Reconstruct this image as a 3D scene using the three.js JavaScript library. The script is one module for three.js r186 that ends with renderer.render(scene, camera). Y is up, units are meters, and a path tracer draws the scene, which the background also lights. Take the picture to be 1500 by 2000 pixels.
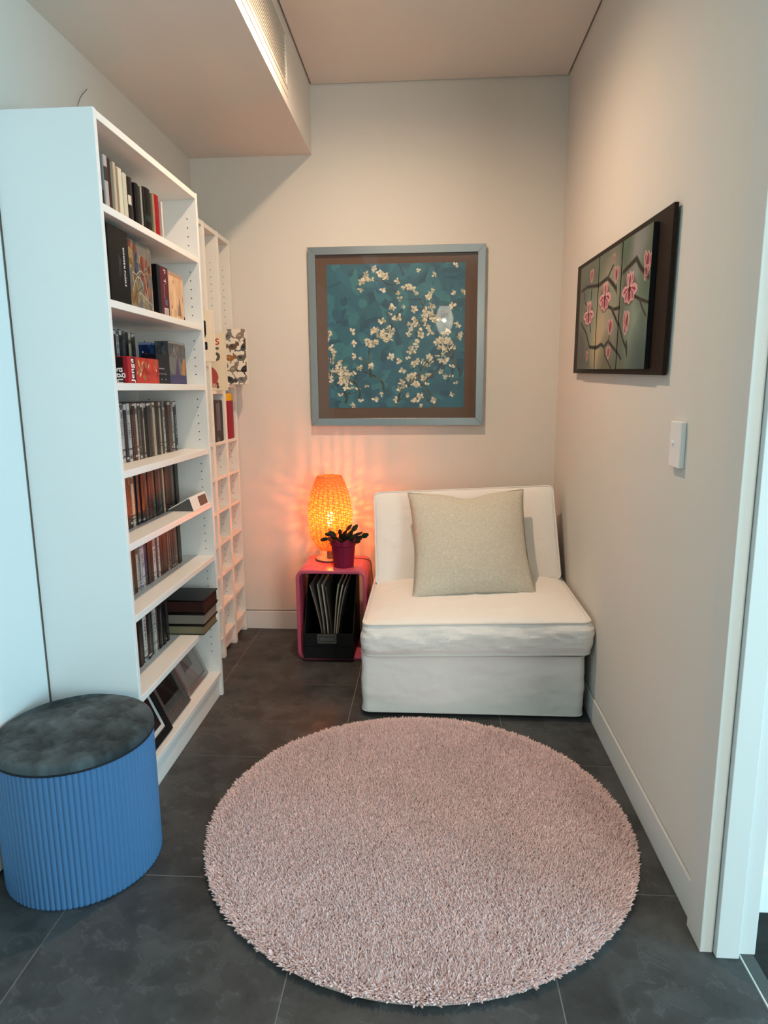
import * as THREE from 'three';
import { RoundedBoxGeometry } from 'three/addons/geometries/RoundedBoxGeometry.js';
import { mergeGeometries, toCreasedNormals } from 'three/addons/utils/BufferGeometryUtils.js';
import { RectAreaLightUniformsLib } from 'three/addons/lights/RectAreaLightUniformsLib.js';

// ---------------------------------------------------------------- camera, sky, light, exposure
const scene = new THREE.Scene();
const renderer = new THREE.WebGLRenderer({ antialias: true });
renderer.toneMapping = THREE.LinearToneMapping;
renderer.toneMappingExposure = 1.0;
renderer.shadowMap.enabled = true;
RectAreaLightUniformsLib.init();

const camera = new THREE.PerspectiveCamera(2 * Math.atan(1000 / 1303.26) * 180 / Math.PI, 0.75, 0.05, 60);
camera.position.set(-0.6485, 1.2865, 3.4496);
camera.rotation.set(-0.1811, 0.066, -0.0081, 'YXZ');
scene.add(camera);

const DAY = new THREE.Color().setRGB(0.29, 0.75, 1.0), DAY2 = new THREE.Color().setRGB(0.92, 1.0, 0.95);   // open sky; sky bounced off pale facades
scene.background = new THREE.Color().setRGB(0.5, 0.72, 0.82);      // even overcast sky outside the window

// daylight entering by the wide window in the side wall of the big room behind, and by the narrow one in its end wall
const day = new THREE.RectAreaLight(DAY, 13.5, 2.2, 2.3);
day.position.set(4.13, 1.3, 3.8); day.lookAt(0, 1.3, 3.8);
const day2 = new THREE.RectAreaLight(DAY2, 7.6, 1.0, 2.3);
day2.position.set(0.95, 1.3, 4.93); day2.lookAt(0.95, 1.3, 0);
scene.add(day, day2);

// ---------------------------------------------------------------- helpers
let seed = 12345;
const rnd = () => { seed |= 0; seed = seed + 0x6D2B79F5 | 0; let t = Math.imul(seed ^ seed >>> 15, 1 | seed); t = t + Math.imul(t ^ t >>> 7, 61 | t) ^ t; return ((t ^ t >>> 14) >>> 0) / 4294967296; };
const rr = (a, b) => a + (b - a) * rnd();
const pick = (a) => a[Math.floor(rnd() * a.length)];
const counts = {};
const numbered = (n) => { const k = counts[n] = (counts[n] ?? -1) + 1; return k ? `${n}_${String(k).padStart(3, '0')}` : n; };
const shade = (o) => { o.castShadow = true; o.receiveShadow = true; return o; };
function obj(name, geo, material, parent) {
  const m = shade(new THREE.Mesh(Array.isArray(geo) ? mergeGeometries(geo.map((g) => plainGeo(g))) : geo, material));
  if (parent) { m.name = name; parent.add(m); } else { m.name = numbered(name); scene.add(m); }
  return m;
}
function plainGeo(g) {
  g = g.index ? g.toNonIndexed() : g;
  for (const k of Object.keys(g.attributes)) if (!['position', 'normal', 'uv'].includes(k)) g.deleteAttribute(k);
  return g;
}
function thing(name, label, category, pos = [0, 0, 0], group) {
  const g = new THREE.Group(); g.name = numbered(name); g.position.set(...pos); scene.add(g);
  g.userData = { label, category }; if (group) g.userData.group = group;
  return g;
}
function tag(o, label, category, group) { o.userData = { label, category }; if (group) o.userData.group = group; return o; }
function struct(name, geo, material, label) { const o = obj(name, geo, material); o.userData = { kind: 'structure', label, category: name.split('_')[0] }; return o; }
const box = (x0, x1, y0, y1, z0, z1) => { const g = new THREE.BoxGeometry(x1 - x0, y1 - y0, z1 - z0); g.translate((x0 + x1) / 2, (y0 + y1) / 2, (z0 + z1) / 2); return g; };
const rbox = (x0, x1, y0, y1, z0, z1, r = 0.002, s = 1) => { const g = new RoundedBoxGeometry(x1 - x0, y1 - y0, z1 - z0, s, r); g.translate((x0 + x1) / 2, (y0 + y1) / 2, (z0 + z1) / 2); return g; };
function metricUV(g, s = 1) {                      // texture coordinates in metres, by the way each face points
  g = g.index ? g.toNonIndexed() : g;
  const p = g.attributes.position, n = p.count, uv = new Float32Array(n * 2);
  const a = new THREE.Vector3(), b = new THREE.Vector3(), c = new THREE.Vector3();
  for (let i = 0; i < n; i += 3) {
    a.fromBufferAttribute(p, i); b.fromBufferAttribute(p, i + 1); c.fromBufferAttribute(p, i + 2);
    const N = b.clone().sub(a).cross(c.clone().sub(a)); const ax = Math.abs(N.x), ay = Math.abs(N.y), az = Math.abs(N.z);
    [a, b, c].forEach((v, k) => { const [s0, t0] = ay >= ax && ay >= az ? [v.x, v.z] : ax >= az ? [v.z, v.y] : [v.x, v.y]; uv[(i + k) * 2] = s0 * s; uv[(i + k) * 2 + 1] = t0 * s; });
  }
  g.setAttribute('uv', new THREE.BufferAttribute(uv, 2)); return g;
}
const std = (color, roughness = 0.7, o = {}) => new THREE.MeshPhysicalMaterial({ color, roughness, specularIntensity: o.metalness ? 1 : 0.4, ...o });
const phys = (color, roughness = 0.7, o = {}) => new THREE.MeshPhysicalMaterial({ color, roughness, ...o });
const lin = (r, g, b) => new THREE.Color().setRGB(r, g, b);

// tileable value noise
function noiseGrid(n) { const a = new Float32Array(n * n); for (let i = 0; i < n * n; i++) a[i] = rnd(); return (u, v) => { u = ((u % 1) + 1) % 1 * n; v = ((v % 1) + 1) % 1 * n; const i = Math.floor(u), j = Math.floor(v); let f = u - i, g = v - j; f = f * f * (3 - 2 * f); g = g * g * (3 - 2 * g); const q = (x, y) => a[(y % n) * n + (x % n)]; return (q(i, j) * (1 - f) + q(i + 1, j) * f) * (1 - g) + (q(i, j + 1) * (1 - f) + q(i + 1, j + 1) * f) * g; }; }
const nG = [4, 8, 16, 32, 64, 128].map(noiseGrid);
const fbm = (u, v, lo = 0, hi = 5) => { let s = 0, w = 1, t = 0; for (let k = lo; k <= hi; k++) { s += w * nG[k](u, v); t += w; w *= 0.62; } return s / t; };
function dataTex(n, fn, color = false, repeat) {
  const d = new Uint8Array(n * n * 4);
  for (let j = 0; j < n; j++) for (let i = 0; i < n; i++) { const c = fn(i / n, j / n), k = (j * n + i) * 4; const a = Array.isArray(c) ? c : [c, c, c]; d[k] = a[0] * 255; d[k + 1] = a[1] * 255; d[k + 2] = a[2] * 255; d[k + 3] = 255; }
  const t = new THREE.DataTexture(d, n, n); t.wrapS = t.wrapT = THREE.RepeatWrapping; t.magFilter = THREE.LinearFilter; t.minFilter = THREE.LinearMipmapLinearFilter; t.generateMipmaps = true;
  if (color) t.colorSpace = THREE.SRGBColorSpace; if (repeat) t.repeat.set(repeat, repeat); t.needsUpdate = true; return t;
}
function canvasTex(w, h, draw) { const c = document.createElement('canvas'); c.width = w; c.height = h; const g = c.getContext('2d'); draw(g, w, h); const t = new THREE.CanvasTexture(c); t.colorSpace = THREE.SRGBColorSpace; t.anisotropy = 8; return t; }
const panelX = (w, h, x, y, z) => { const g = new THREE.PlaneGeometry(w, h); g.rotateY(Math.PI / 2); g.translate(x, y, z); return g; };    // print that faces +x
const panelZ = (w, h, x, y, z) => { const g = new THREE.PlaneGeometry(w, h); g.translate(x, y, z); return g; };                            // print that faces +z
const panelXn = (w, h, x, y, z) => { const g = new THREE.PlaneGeometry(w, h); g.rotateY(-Math.PI / 2); g.translate(x, y, z); return g; };

// ---------------------------------------------------------------- measures (metres; back wall z = 0, right wall x = 0, floor y = 0)
const XL = -1.8157, H = 2.711, HS = 2.405, BX = -1.213, ZB = 5.0, XR = 4.2;
const BBH = 0.0996;

// ---------------------------------------------------------------- shared materials
const plaster = dataTex(256, (u, v) => 0.5 + 0.5 * (fbm(u, v, 3, 5) - 0.5), false, 2);
const wallM = std(lin(0.69, 0.655, 0.60), 0.92, { bumpMap: plaster, bumpScale: 0.0006 });
const ceilM = std(lin(0.73, 0.695, 0.65), 0.95);
const trimM = std(lin(0.67, 0.67, 0.65), 0.5);
const hallM = std(lin(0.82, 0.83, 0.82), 0.8);
const groutM = std(lin(0.20, 0.19, 0.18), 0.9);
const whiteM = phys(lin(0.80, 0.80, 0.785), 0.38);
const creamM = phys(lin(0.78, 0.755, 0.70), 0.42);
const blackM = std(lin(0.008, 0.008, 0.009), 0.5, { specularIntensity: 0.25 });
const holeM = std(lin(0.03, 0.03, 0.03), 0.9);

// ---------------------------------------------------------------- the room shell
const W = 0.1;
function wallBoxes(face, core) { return [metricUV(box(...face)), metricUV(box(...core))]; }
struct('wall_back', [...wallBoxes([XL, 0, 0.107, 2.74, -0.015, 0], [XL - W, W, -0.02, 2.83, -W, -0.015])], wallM, 'beige back wall behind the sofa and lamp');
struct('wall_right', [...wallBoxes([0, 0.015, 0.107, 2.74, 0, 1.99], [0.015, 0.106, -0.02, 2.83, -0.015, 2.06])], wallM, 'beige side wall with the flower panels');
struct('wall_left', [...wallBoxes([XL - 0.015, XL, 0.107, HS + 0.01, 0, ZB], [XL - W, XL - 0.015, -0.02, 2.83, -0.015, ZB])], wallM, 'beige side wall behind the bookcases');
struct('wall_hall', metricUV(box(0.106, XR, -0.02, 2.83, 1.83, 1.93)), hallM, 'white wall past the door jamb');
const SZ0 = 2.65, SZ1 = 4.95, WY0 = 0.12, WY1 = 2.48;
struct('wall_side', [box(XR, XR + W, -0.02, 2.83, 1.83, SZ0), box(XR, XR + W, -0.02, 2.83, SZ1, ZB + W), box(XR, XR + W, -0.02, WY0, SZ0, SZ1), box(XR, XR + W, WY1, 2.83, SZ0, SZ1)].map((g) => metricUV(g)), hallM, 'white outer wall with the wide window');
// the wall behind the camera, with the window opening
const WX0 = 0.4, WX1 = 1.5;
struct('wall_front', [box(XL - W, WX0, -0.02, 2.83, ZB, ZB + W), box(WX1, XR + W, -0.02, 2.83, ZB, ZB + W), box(WX0, WX1, -0.02, WY0, ZB, ZB + W), box(WX0, WX1, WY1, 2.83, ZB, ZB + W)].map((g) => metricUV(g)), wallM, 'wall with the tall window');
function windowUnit(name, label, width, panes, place) {           // built along its own x, outside at +z
  const w = thing(name, label, 'window'); w.userData.kind = 'structure'; place(w);
  const fm = std(lin(0.25, 0.26, 0.27), 0.4), h = width / 2, bar = (x0, x1, y0, y1) => box(x0, x1, y0, y1, 0.02, 0.08);
  obj('window_frame', [bar(-h, -h + 0.05, WY0, WY1), bar(h - 0.05, h, WY0, WY1), bar(-h + 0.05, h - 0.05, WY0, WY0 + 0.05), bar(-h + 0.05, h - 0.05, WY1 - 0.05, WY1)], fm, w);
  const pw = width / panes, gm = phys(0xffffff, 0, { transmission: 1, thickness: 0, ior: 1.45 });
  for (let i = 1; i < panes; i++) obj('mullion', bar(-h + i * pw - 0.025, -h + i * pw + 0.025, WY0 + 0.05, WY1 - 0.05), fm, w);
  for (let i = 0; i < panes; i++) obj('pane', box(-h + i * pw + (i ? 0.026 : 0.05), -h + (i + 1) * pw - (i < panes - 1 ? 0.026 : 0.05), WY0 + 0.05, WY1 - 0.05, 0.045, 0.051), gm, w);
}
windowUnit('window_1', 'narrow two pane window in the end wall of the big room', WX1 - WX0, 2, (w) => w.position.set((WX0 + WX1) / 2, 0, ZB));
windowUnit('window_2', 'wide three pane window in the outer side wall', SZ1 - SZ0, 3, (w) => { w.position.set(XR, 0, (SZ0 + SZ1) / 2); w.rotation.y = Math.PI / 2; });
struct('ceiling', [box(XL - W, XR + W, 2.73, 2.83, -W, ZB + W), box(BX + 0.009, -0.009, H, 2.7301, 0.009, ZB), box(-0.009, XR, H, 2.7301, 2.1, ZB)].map((g) => metricUV(g)), ceilM, 'plain pale ceiling with a dark shadow gap at the walls');
struct('bulkhead', [box(XL - 0.005, BX - 0.06, HS, 2.73, 0, ZB), box(BX - 0.06, BX, HS, 2.73, 0, 0.545), box(BX - 0.06, BX, 2.664, 2.73, 0.545, 2.0), box(BX - 0.06, BX, HS, 2.44, 0.545, 2.0), box(BX - 0.06, BX, HS, 2.73, 2.0, ZB)].map((g) => metricUV(g)), ceilM, 'boxed bulkhead under the ceiling carrying the air grille').userData.category = 'bulkhead';

// skirting with the shadow line above it
struct('baseboard_back', rbox(XL + 0.005, -0.0055, 0, BBH, -0.0135, 0.005, 0.0015), trimM, 'pale skirting board along the back wall');
struct('baseboard_right', rbox(-0.005, 0.0135, 0, BBH, 0.0, 1.988, 0.0015), trimM, 'pale skirting board under the flower panels');
struct('baseboard_left', rbox(XL - 0.0135, XL + 0.005, 0, BBH, 0.006, 1.598, 0.0015), trimM, 'pale skirting board behind the bookcases');
struct('baseboard_hall', rbox(0.107, XR, 0, BBH, 1.925, 1.94, 0.0015), hallM, 'white skirting board past the door jamb');
struct('trim_1', rbox(-0.016, 0.0135, 0, H, 1.99, 2.070, 0.002), std(lin(0.66, 0.64, 0.60), 0.6), 'flat pale corner trim where the side wall ends');
struct('trim_2', rbox(0.0145, 0.066, 0, H, 2.062, 2.085, 0.002), trimM, 'white door stop strip on the jamb');
struct('trim_3', rbox(0.066, 0.108, 0, H, 1.94, 2.071, 0.002), trimM, 'white jamb edge next to the dark threshold');

// floor: dark porcelain tiles, each its own piece, on a grout bed
{
  const fl = new THREE.Group(); fl.name = 'floor'; fl.userData = { kind: 'structure', label: 'dark grey stone tile floor with pale joints', category: 'floor' }; scene.add(fl);
  obj('grout_bed', box(XL - W, 0.0705, -0.06, -0.0012, -W, ZB), groutM, fl);
  const mk = (k) => dataTex(512, (u, v) => { const a = fbm(u + k * 0.37, v + k * 0.61, 0, 5), b = fbm(u * 1 + 0.3 * a + k * 0.13, v + 0.2 * a, 1, 5), d = Math.max(0, 1 - Math.abs(b - 0.52) * 30) * 0.10 * (a > 0.5 ? 1 : 0.3); const s = 0.25 + 0.11 * (a - 0.5) + 0.13 * (b - 0.5) + d * 0.5; return [s * 0.985, s, s * 1.005]; }, true);
  const rough = dataTex(256, (u, v) => 0.46 + 0.3 * (fbm(u, v, 1, 5) - 0.5));
  const tileBump = dataTex(256, (u, v) => fbm(u, v, 2, 5));
  const mats = [0, 1, 2].map((k) => phys(0xffffff, 1, { map: mk(k), roughnessMap: rough, bumpMap: tileBump, bumpScale: 0.0009, specularIntensity: 0.55 }));
  const g0 = new Map();
  const piece = (w, d) => { const key = w.toFixed(4) + d.toFixed(4); if (!g0.has(key)) { const g = new RoundedBoxGeometry(w, 0.01, d, 1, 0.0008); g0.set(key, metricUV(g, 1 / 0.6)); } return g0.get(key); };
  for (let i = -2; i < 3; i++) for (let j = -2; j < 13; j++) {
    let x0 = -0.9586 + 0.6 * i + 0.0016, x1 = x0 + 0.5968, z0 = 0.6937 + 0.6 * j + 0.0016, z1 = z0 + 0.5968;
    x0 = Math.max(x0, XL - 0.015); x1 = Math.min(x1, 0.0688); z0 = Math.max(z0, -0.014); z1 = Math.min(z1, ZB);
    if (x1 - x0 < 0.02 || z1 - z0 < 0.02) continue;
    const t = obj('tile', piece(x1 - x0, z1 - z0), mats[Math.floor(rnd() * 3)], fl); t.position.set((x0 + x1) / 2, -0.005, (z0 + z1) / 2); 
  }
}
struct('trim_4', rbox(0.0705, 0.0745, -0.02, 0.0008, 2.071, ZB, 0.0006), std(lin(0.6, 0.6, 0.58), 0.5), 'thin pale metal edging along the tiles');
struct('trim_5', rbox(0.0745, 0.104, -0.02, 0.0004, 2.071, ZB, 0.0006), std(lin(0.085, 0.088, 0.085), 0.6), 'dark threshold strip beside the tiles');
{
  const hf = new THREE.Group(); hf.name = 'floor_hall'; hf.userData = { kind: 'structure', label: 'dark timber floor past the threshold', category: 'floor' }; scene.add(hf);
  const wood = dataTex(256, (u, v) => { const s = 0.13 + 0.07 * (fbm(u * 1, v * 1, 2, 5) - 0.5) + 0.05 * (nG[5](u * 0.1, v) - 0.5); return [s * 1.02, s, s * 0.97]; }, true);
  const wm = std(0xffffff, 0.55, { map: wood });
  for (let i = 0; i < 24; i++) { const z0 = 1.94 + i * 0.18; obj('plank', metricUV(rbox(0.104, XR, -0.02, 0, z0, Math.min(ZB, z0 + 0.179), 0.0008)), wm, hf); }
}
// white flush door leaf lying along the left wall, nearest to the camera
{
  const dr = thing('door_1', 'white flush door leaf on the side wall beyond the bookcase', 'door'); dr.userData.kind = 'structure';
  obj('door_leaf', rbox(XL + 0.001, XL + 0.0125, 0.006, 2.1, 1.609, 2.62, 0.0015), whiteM, dr);
  obj('door_frame', [box(XL + 0.001, XL + 0.02, 0, 2.16, 2.626, 2.69), box(XL + 0.001, XL + 0.02, 2.106, 2.16, 1.609, 2.626)], trimM, dr);
}

// ---------------------------------------------------------------- air grille in the bulkhead
{
  const g = thing('air_grille', 'long white air grille with thin slats in the bulkhead side', 'vent', [BX, 2.55, 1.27]);
  const gm = std(lin(0.78, 0.74, 0.66), 0.45), z0 = -0.725, z1 = 0.73;
  obj('grille_frame', [rbox(-0.010, 0.004, 0.107, 0.114, z0 + 0.034, z1, 0.001), rbox(-0.010, 0.004, -0.080, -0.072, z0 + 0.004, z1, 0.001), rbox(-0.010, 0.004, -0.0715, 0.1065, z0 + 0.027, z0 + 0.034, 0.001)], gm, g);
  obj('back_plate', box(-0.0595, -0.057, -0.1095, 0.1135, z0 + 0.001, z1 - 0.001), std(lin(0.02, 0.018, 0.016), 0.9), g);
  obj('lower_rail', rbox(-0.010, 0.002, -0.109, -0.0835, z0 + 0.002, z1, 0.001), gm, g);
  const sg = rbox(-0.007, 0.007, -0.0016, 0.0016, z0 + 0.0345, z1, 0.0006);
  for (let i = 0; i < 13; i++) { const s = obj('slat', sg, gm, g); s.position.set(-0.006, -0.062 + i * 0.0134, 0); s.rotation.z = 0.1; }
}
// ---------------------------------------------------------------- recessed downlight (ceiling, out of the frame) that lights the nook
{
  const d = thing('downlight', 'round recessed ceiling downlight above the rug', 'downlight', [-0.885, H, 1.08]);
  const ring = new THREE.TorusGeometry(0.046, 0.007, 8, 40); ring.rotateX(Math.PI / 2);
  obj('trim_ring', ring, std(lin(0.8, 0.8, 0.8), 0.4), d);
  const disc = new THREE.CylinderGeometry(0.04, 0.04, 0.003, 32); disc.translate(0, -0.002, 0);
  obj('lens', disc, std(0xffffff, 0.5, { emissive: lin(1, 0.78, 0.5), emissiveIntensity: 8 }), d);
  const s = new THREE.SpotLight(lin(1, 0.70, 0.475), 8.6, 0, 1.40, 0.82, 2);
  s.position.set(0, -0.012, 0); s.target.position.set(0.0, -2.6, -0.36); s.castShadow = true; s.shadow.radius = 1.6; s.shadow.mapSize.set(2048, 2048);
  d.add(s, s.target);
}

// ---------------------------------------------------------------- bookcase
const XB = -1.5227, ZN = 1.6025, ZF = 0.8025;
const SH = [1.79, 1.54, 1.312, 1.06, 0.842, 0.62, 0.36];                       // tops of the boards
{
  const b = thing('bookcase', 'tall white bookcase filled with books, games and film cases', 'bookcase', [0, 0, 0]);
  const x0 = XB - 0.28;
  const side = (z0, z1) => rbox(x0, XB, 0, 2.02, z0, z1, 0.002);
  obj('side_panel', side(ZN - 0.018, ZN), whiteM, b); obj('side_panel', side(ZF, ZF + 0.018), whiteM, b);
  obj('top_panel', rbox(x0, XB - 0.001, 1.997, 2.018, ZF + 0.0185, ZN - 0.0185, 0.0015), whiteM, b);
  obj('back_panel', box(x0 + 0.002, x0 + 0.006, 0.03, 1.996, ZF + 0.0185, ZN - 0.0185), whiteM, b);
  SH.forEach((y, i) => obj('shelf', rbox(x0 + 0.0065, XB - (i === 2 ? 0.001 : 0.004), y - 0.0215, y, ZF + 0.0188, ZN - 0.0188, 0.0015), whiteM, b));
  obj('bottom_shelf', rbox(x0 + 0.0065, XB - 0.002, 0.09, 0.11, ZF + 0.0188, ZN - 0.0188, 0.0015), whiteM, b);
  obj('plinth', rbox(XB - 0.03, XB - 0.012, 0, 0.0897, ZF + 0.0188, ZN - 0.0188, 0.0015), whiteM, b);
  const hs = [];
  for (let y = 0.2; y < 1.95; y += 0.032) { if (SH.some((s) => y > s - 0.034 && y < s + 0.012)) continue; for (const x of [XB - 0.037, XB - 0.235]) { const c = new THREE.CylinderGeometry(0.0024, 0.0024, 0.0006, 8); c.rotateX(Math.PI / 2); c.translate(x, y, ZF + 0.0182); hs.push(c); } }
  const ph = obj('pin_holes', hs, holeM, b); ph.userData.kind = 'stuff';
}

// ---------------------------------------------------------------- four narrow shelf towers
const XG = -1.634;
const towerZ = [0.0125, 0.2098, 0.4071, 0.6044];
const towerLabel = ['narrow white shelf tower touching the back wall', 'narrow white shelf tower, second out from the back wall', 'narrow white shelf tower, third out from the back wall', 'narrow white shelf tower pressed against the tall bookcase side'];
const towerTop = [1.318, 1.288, 1.412, 1.412];
const towerShelves = [1.05, 0.885, 0.727, 0.57, 0.415, 0.26];
towerZ.forEach((z0, k) => {
  const t = thing('shelf_tower', towerLabel[k], 'shelf', [0, 0, 0], 'narrow shelf towers in a row');
  const xb = XG - 0.17, z1 = z0 + 0.1967;
  obj('side_panel', rbox(xb, XG, 0, 2.02, z0, z0 + 0.015, 0.0015), creamM, t); obj('side_panel', rbox(xb, XG, 0, 2.02, z1 - 0.015, z1, 0.0015), creamM, t);
  obj('top_panel', rbox(xb, XG - 0.001, 1.998, 2.018, z0 + 0.0153, z1 - 0.0153, 0.001), creamM, t);
  obj('back_panel', box(xb + 0.001, xb + 0.004, 0.1, 1.997, z0 + 0.0153, z1 - 0.0153), creamM, t);
  for (const y of [towerTop[k], ...towerShelves]) obj('shelf', rbox(xb + 0.0045, XG - 0.002, y - 0.0145, y, z0 + 0.0153, z1 - 0.0153, 0.001), creamM, t);
  obj('bottom_shelf', rbox(xb + 0.0045, XG - 0.002, 0.093, 0.108, z0 + 0.0153, z1 - 0.0153, 0.001), creamM, t);
  obj('plinth', rbox(XG - 0.03, XG - 0.016, 0.02, 0.0928, z0 + 0.0153, z1 - 0.0153, 0.001), creamM, t);
  const hs = [];
  for (let y = 0.15; y < 1.9; y += 0.032) { if ([towerTop[k], ...towerShelves].some((s) => y > s - 0.026 && y < s + 0.012)) continue; for (const x of [XG - 0.035, XG - 0.13]) { const c = new THREE.CylinderGeometry(0.0022, 0.0022, 0.0006, 8); c.rotateX(Math.PI / 2); c.translate(x, y, z0 + 0.0152); hs.push(c); } }
  const ph = obj('pin_holes', hs, holeM, t); ph.userData.kind = 'stuff';
});

// ---------------------------------------------------------------- film cases, books and boxes
const ordW = ['', 'first', 'second', 'third', 'fourth', 'fifth', 'sixth', 'seventh', 'eighth', 'ninth', 'tenth', 'eleventh', 'twelfth', 'thirteenth', 'fourteenth', 'fifteenth', 'sixteenth', 'seventeenth', 'eighteenth', 'nineteenth', 'twentieth', 'twenty-first', 'twenty-second', 'twenty-third', 'twenty-fourth', 'twenty-fifth', 'twenty-sixth', 'twenty-seventh', 'twenty-eighth', 'twenty-ninth', 'thirtieth'];
const CW = {   // colour word: base, second colour, third colour
  black: ['#0e0e10', '#18181a', '#0a0a0c'], white: ['#bcbab8', '#8a888a', '#504c50'], cream: ['#b0a48c', '#605442', '#c4bca8'], tan: ['#5e5240', '#463a2e', '#766850'], brown: ['#30221e', '#1e1614', '#463429'],
  'dark brown': ['#1e1614', '#120e0e', '#302826'], red: ['#4e2024', '#2e1418', '#684038'], grey: ['#4a4a48', '#2e2e30', '#66645f'], 'dark grey': ['#262628', '#18181a', '#40403f'], blue: ['#283050', '#181c34', '#464e68'], 'pale blue': ['#949aa6', '#50566a', '#b8bcc2'], speckled: ['#3c2824', '#6a5846', '#1e1412'], purple: ['#282028', '#181418', '#3c303a'], teal: ['#141c1e', '#1e3c4a', '#b0bcc0'], orange: ['#5a3e30', '#6a3424', '#3c2a22'],
};
const rows = [
  { y: SH[3], z0: 1.405, x: -1.622, h: 0.19, end: 0.885, d: 'on the shelf under the board games', c: 'dark grey,white,white,purple,white,brown,red,cream,grey,dark brown,cream,dark grey,purple,dark grey,tan,cream,dark brown,brown,cream,dark grey,white,brown,orange,grey,white,black,teal' },
  { y: SH[4], z0: 1.405, x: -1.624, h: 0.19, end: 0.905, d: 'on the shelf with the small clock', c: 'speckled,speckled,red,speckled,cream,purple,dark grey,black,black,black,grey,red,brown,grey,dark brown,dark grey,grey,dark grey,cream,red,brown,dark brown,tan,dark grey,black,dark grey' },
  { y: SH[5], z0: 1.405, x: -1.622, h: 0.178, end: 0.925, d: 'on the shelf just below the clock', c: 'blue,tan,brown,cream,pale blue,white,blue,brown,dark brown,white,purple,white,black,black,dark grey,tan,grey,brown,dark grey,tan,black,dark brown' },
  { y: SH[6], z0: 1.405, x: -1.622, h: 0.19, end: 1.105, d: 'on the shelf with the stacked books', c: 'brown,dark brown,brown,dark grey,white,dark brown,grey,dark grey,white,grey,dark brown,grey,black,black,dark grey' },
  { y: SH[2], z0: 1.565, x: -1.655, h: 0.178, end: 1.135, d: 'standing behind the red game box', c: 'dark brown,cream,tan,cream,red,brown,white,pale blue,blue,grey,white,purple,dark grey,white,dark grey,grey,black,cream,dark grey,grey' },
];
const cells = []; rows.forEach((r) => { r.list = r.c.split(','); r.list.forEach((w) => cells.push(w)); });
const NC = 128, CWpx = 16;
const atlas = canvasTex(NC * CWpx, 256, (g) => {
  g.fillStyle = '#151517'; g.fillRect(0, 0, NC * CWpx, 256);
  cells.forEach((w, i) => {
    const c = CW[w], x = i * CWpx; g.fillStyle = c[0]; g.fillRect(x, 0, CWpx, 256);
    g.fillStyle = c[1]; g.fillRect(x + (rnd() < 0.5 ? 0 : CWpx - 3), 0, 3, 256);
    if (w === 'speckled') for (let k = 0; k < 160; k++) { g.fillStyle = pick(c); g.fillRect(x + rnd() * CWpx, rnd() * 256, 3, 4); }
    const top = rr(14, 40); g.fillStyle = rnd() < 0.4 ? '#c9c6c2' : c[2]; g.fillRect(x + 2, 6, CWpx - 4, top * 0.6);                        // format band at the head
    g.fillStyle = c[1]; g.fillRect(x, top, CWpx, rr(10, 40));
    g.fillStyle = c[2]; for (let y = rr(50, 90); y < rr(150, 210); y += rr(6, 14)) g.fillRect(x + rr(4, 6), y, rr(3, 6), rr(3, 9));            // unreadable title marks
    for (let k = 0; k < 6; k++) { g.fillStyle = pick([c[0], c[1], c[2]]); g.fillRect(x, rr(190, 250), CWpx, rr(2, 8)); }
    g.fillStyle = pick(['#b0aca6', c[2], c[1], '#3a3436']); g.fillRect(x + 3, rr(225, 240), CWpx - 6, 9);
  });
});
const caseM = phys(0xffffff, 0.35, { map: atlas, specularIntensity: 0.5 });
function caseGeo(w, h, d, i) {              // keep case: spine faces +x, rounded long edges
  const g = plainGeo(new RoundedBoxGeometry(d, h, w, 1, 0.0016)), p = g.attributes.position, uv = g.attributes.uv;
  for (let k = 0; k < p.count; k++) {
    const front = p.getX(k) > d / 2 - 0.0018;
    const u = front ? (i + 0.5 + 0.86 * (-p.getZ(k) / w)) / NC : (NC - 1.5) / NC;
    uv.setXY(k, u, front ? 0.5 + 0.985 * p.getY(k) / h : 0.5);
  }
  return g;
}
let cell = 0;
rows.forEach((r) => {
  let z = r.z0; const n = r.list.length, span = r.z0 - r.end, ws = r.list.map(() => rr(0.75, 1.25)), tot = ws.reduce((a, b) => a + b, 0);
  r.list.forEach((w, i) => {
    const full = span * ws[i] / tot, wd = full - 0.0007, h = r.h * (r.h > 0.185 ? 1 : rr(0.96, 1.0)), dep = 0.134;
    const o = obj('film_case', caseGeo(wd, h, dep, cell++), caseM);
    o.position.set(r.x - dep / 2 + rr(-0.003, 0.002), r.y + h / 2 + 0.0004, z - full / 2);
    tag(o, `${w} film case, ${ordW[i + 1]} from the pouf end, ${r.d}`, 'film case', `film cases ${r.d}`);
    z -= full;
  });
});

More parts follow.
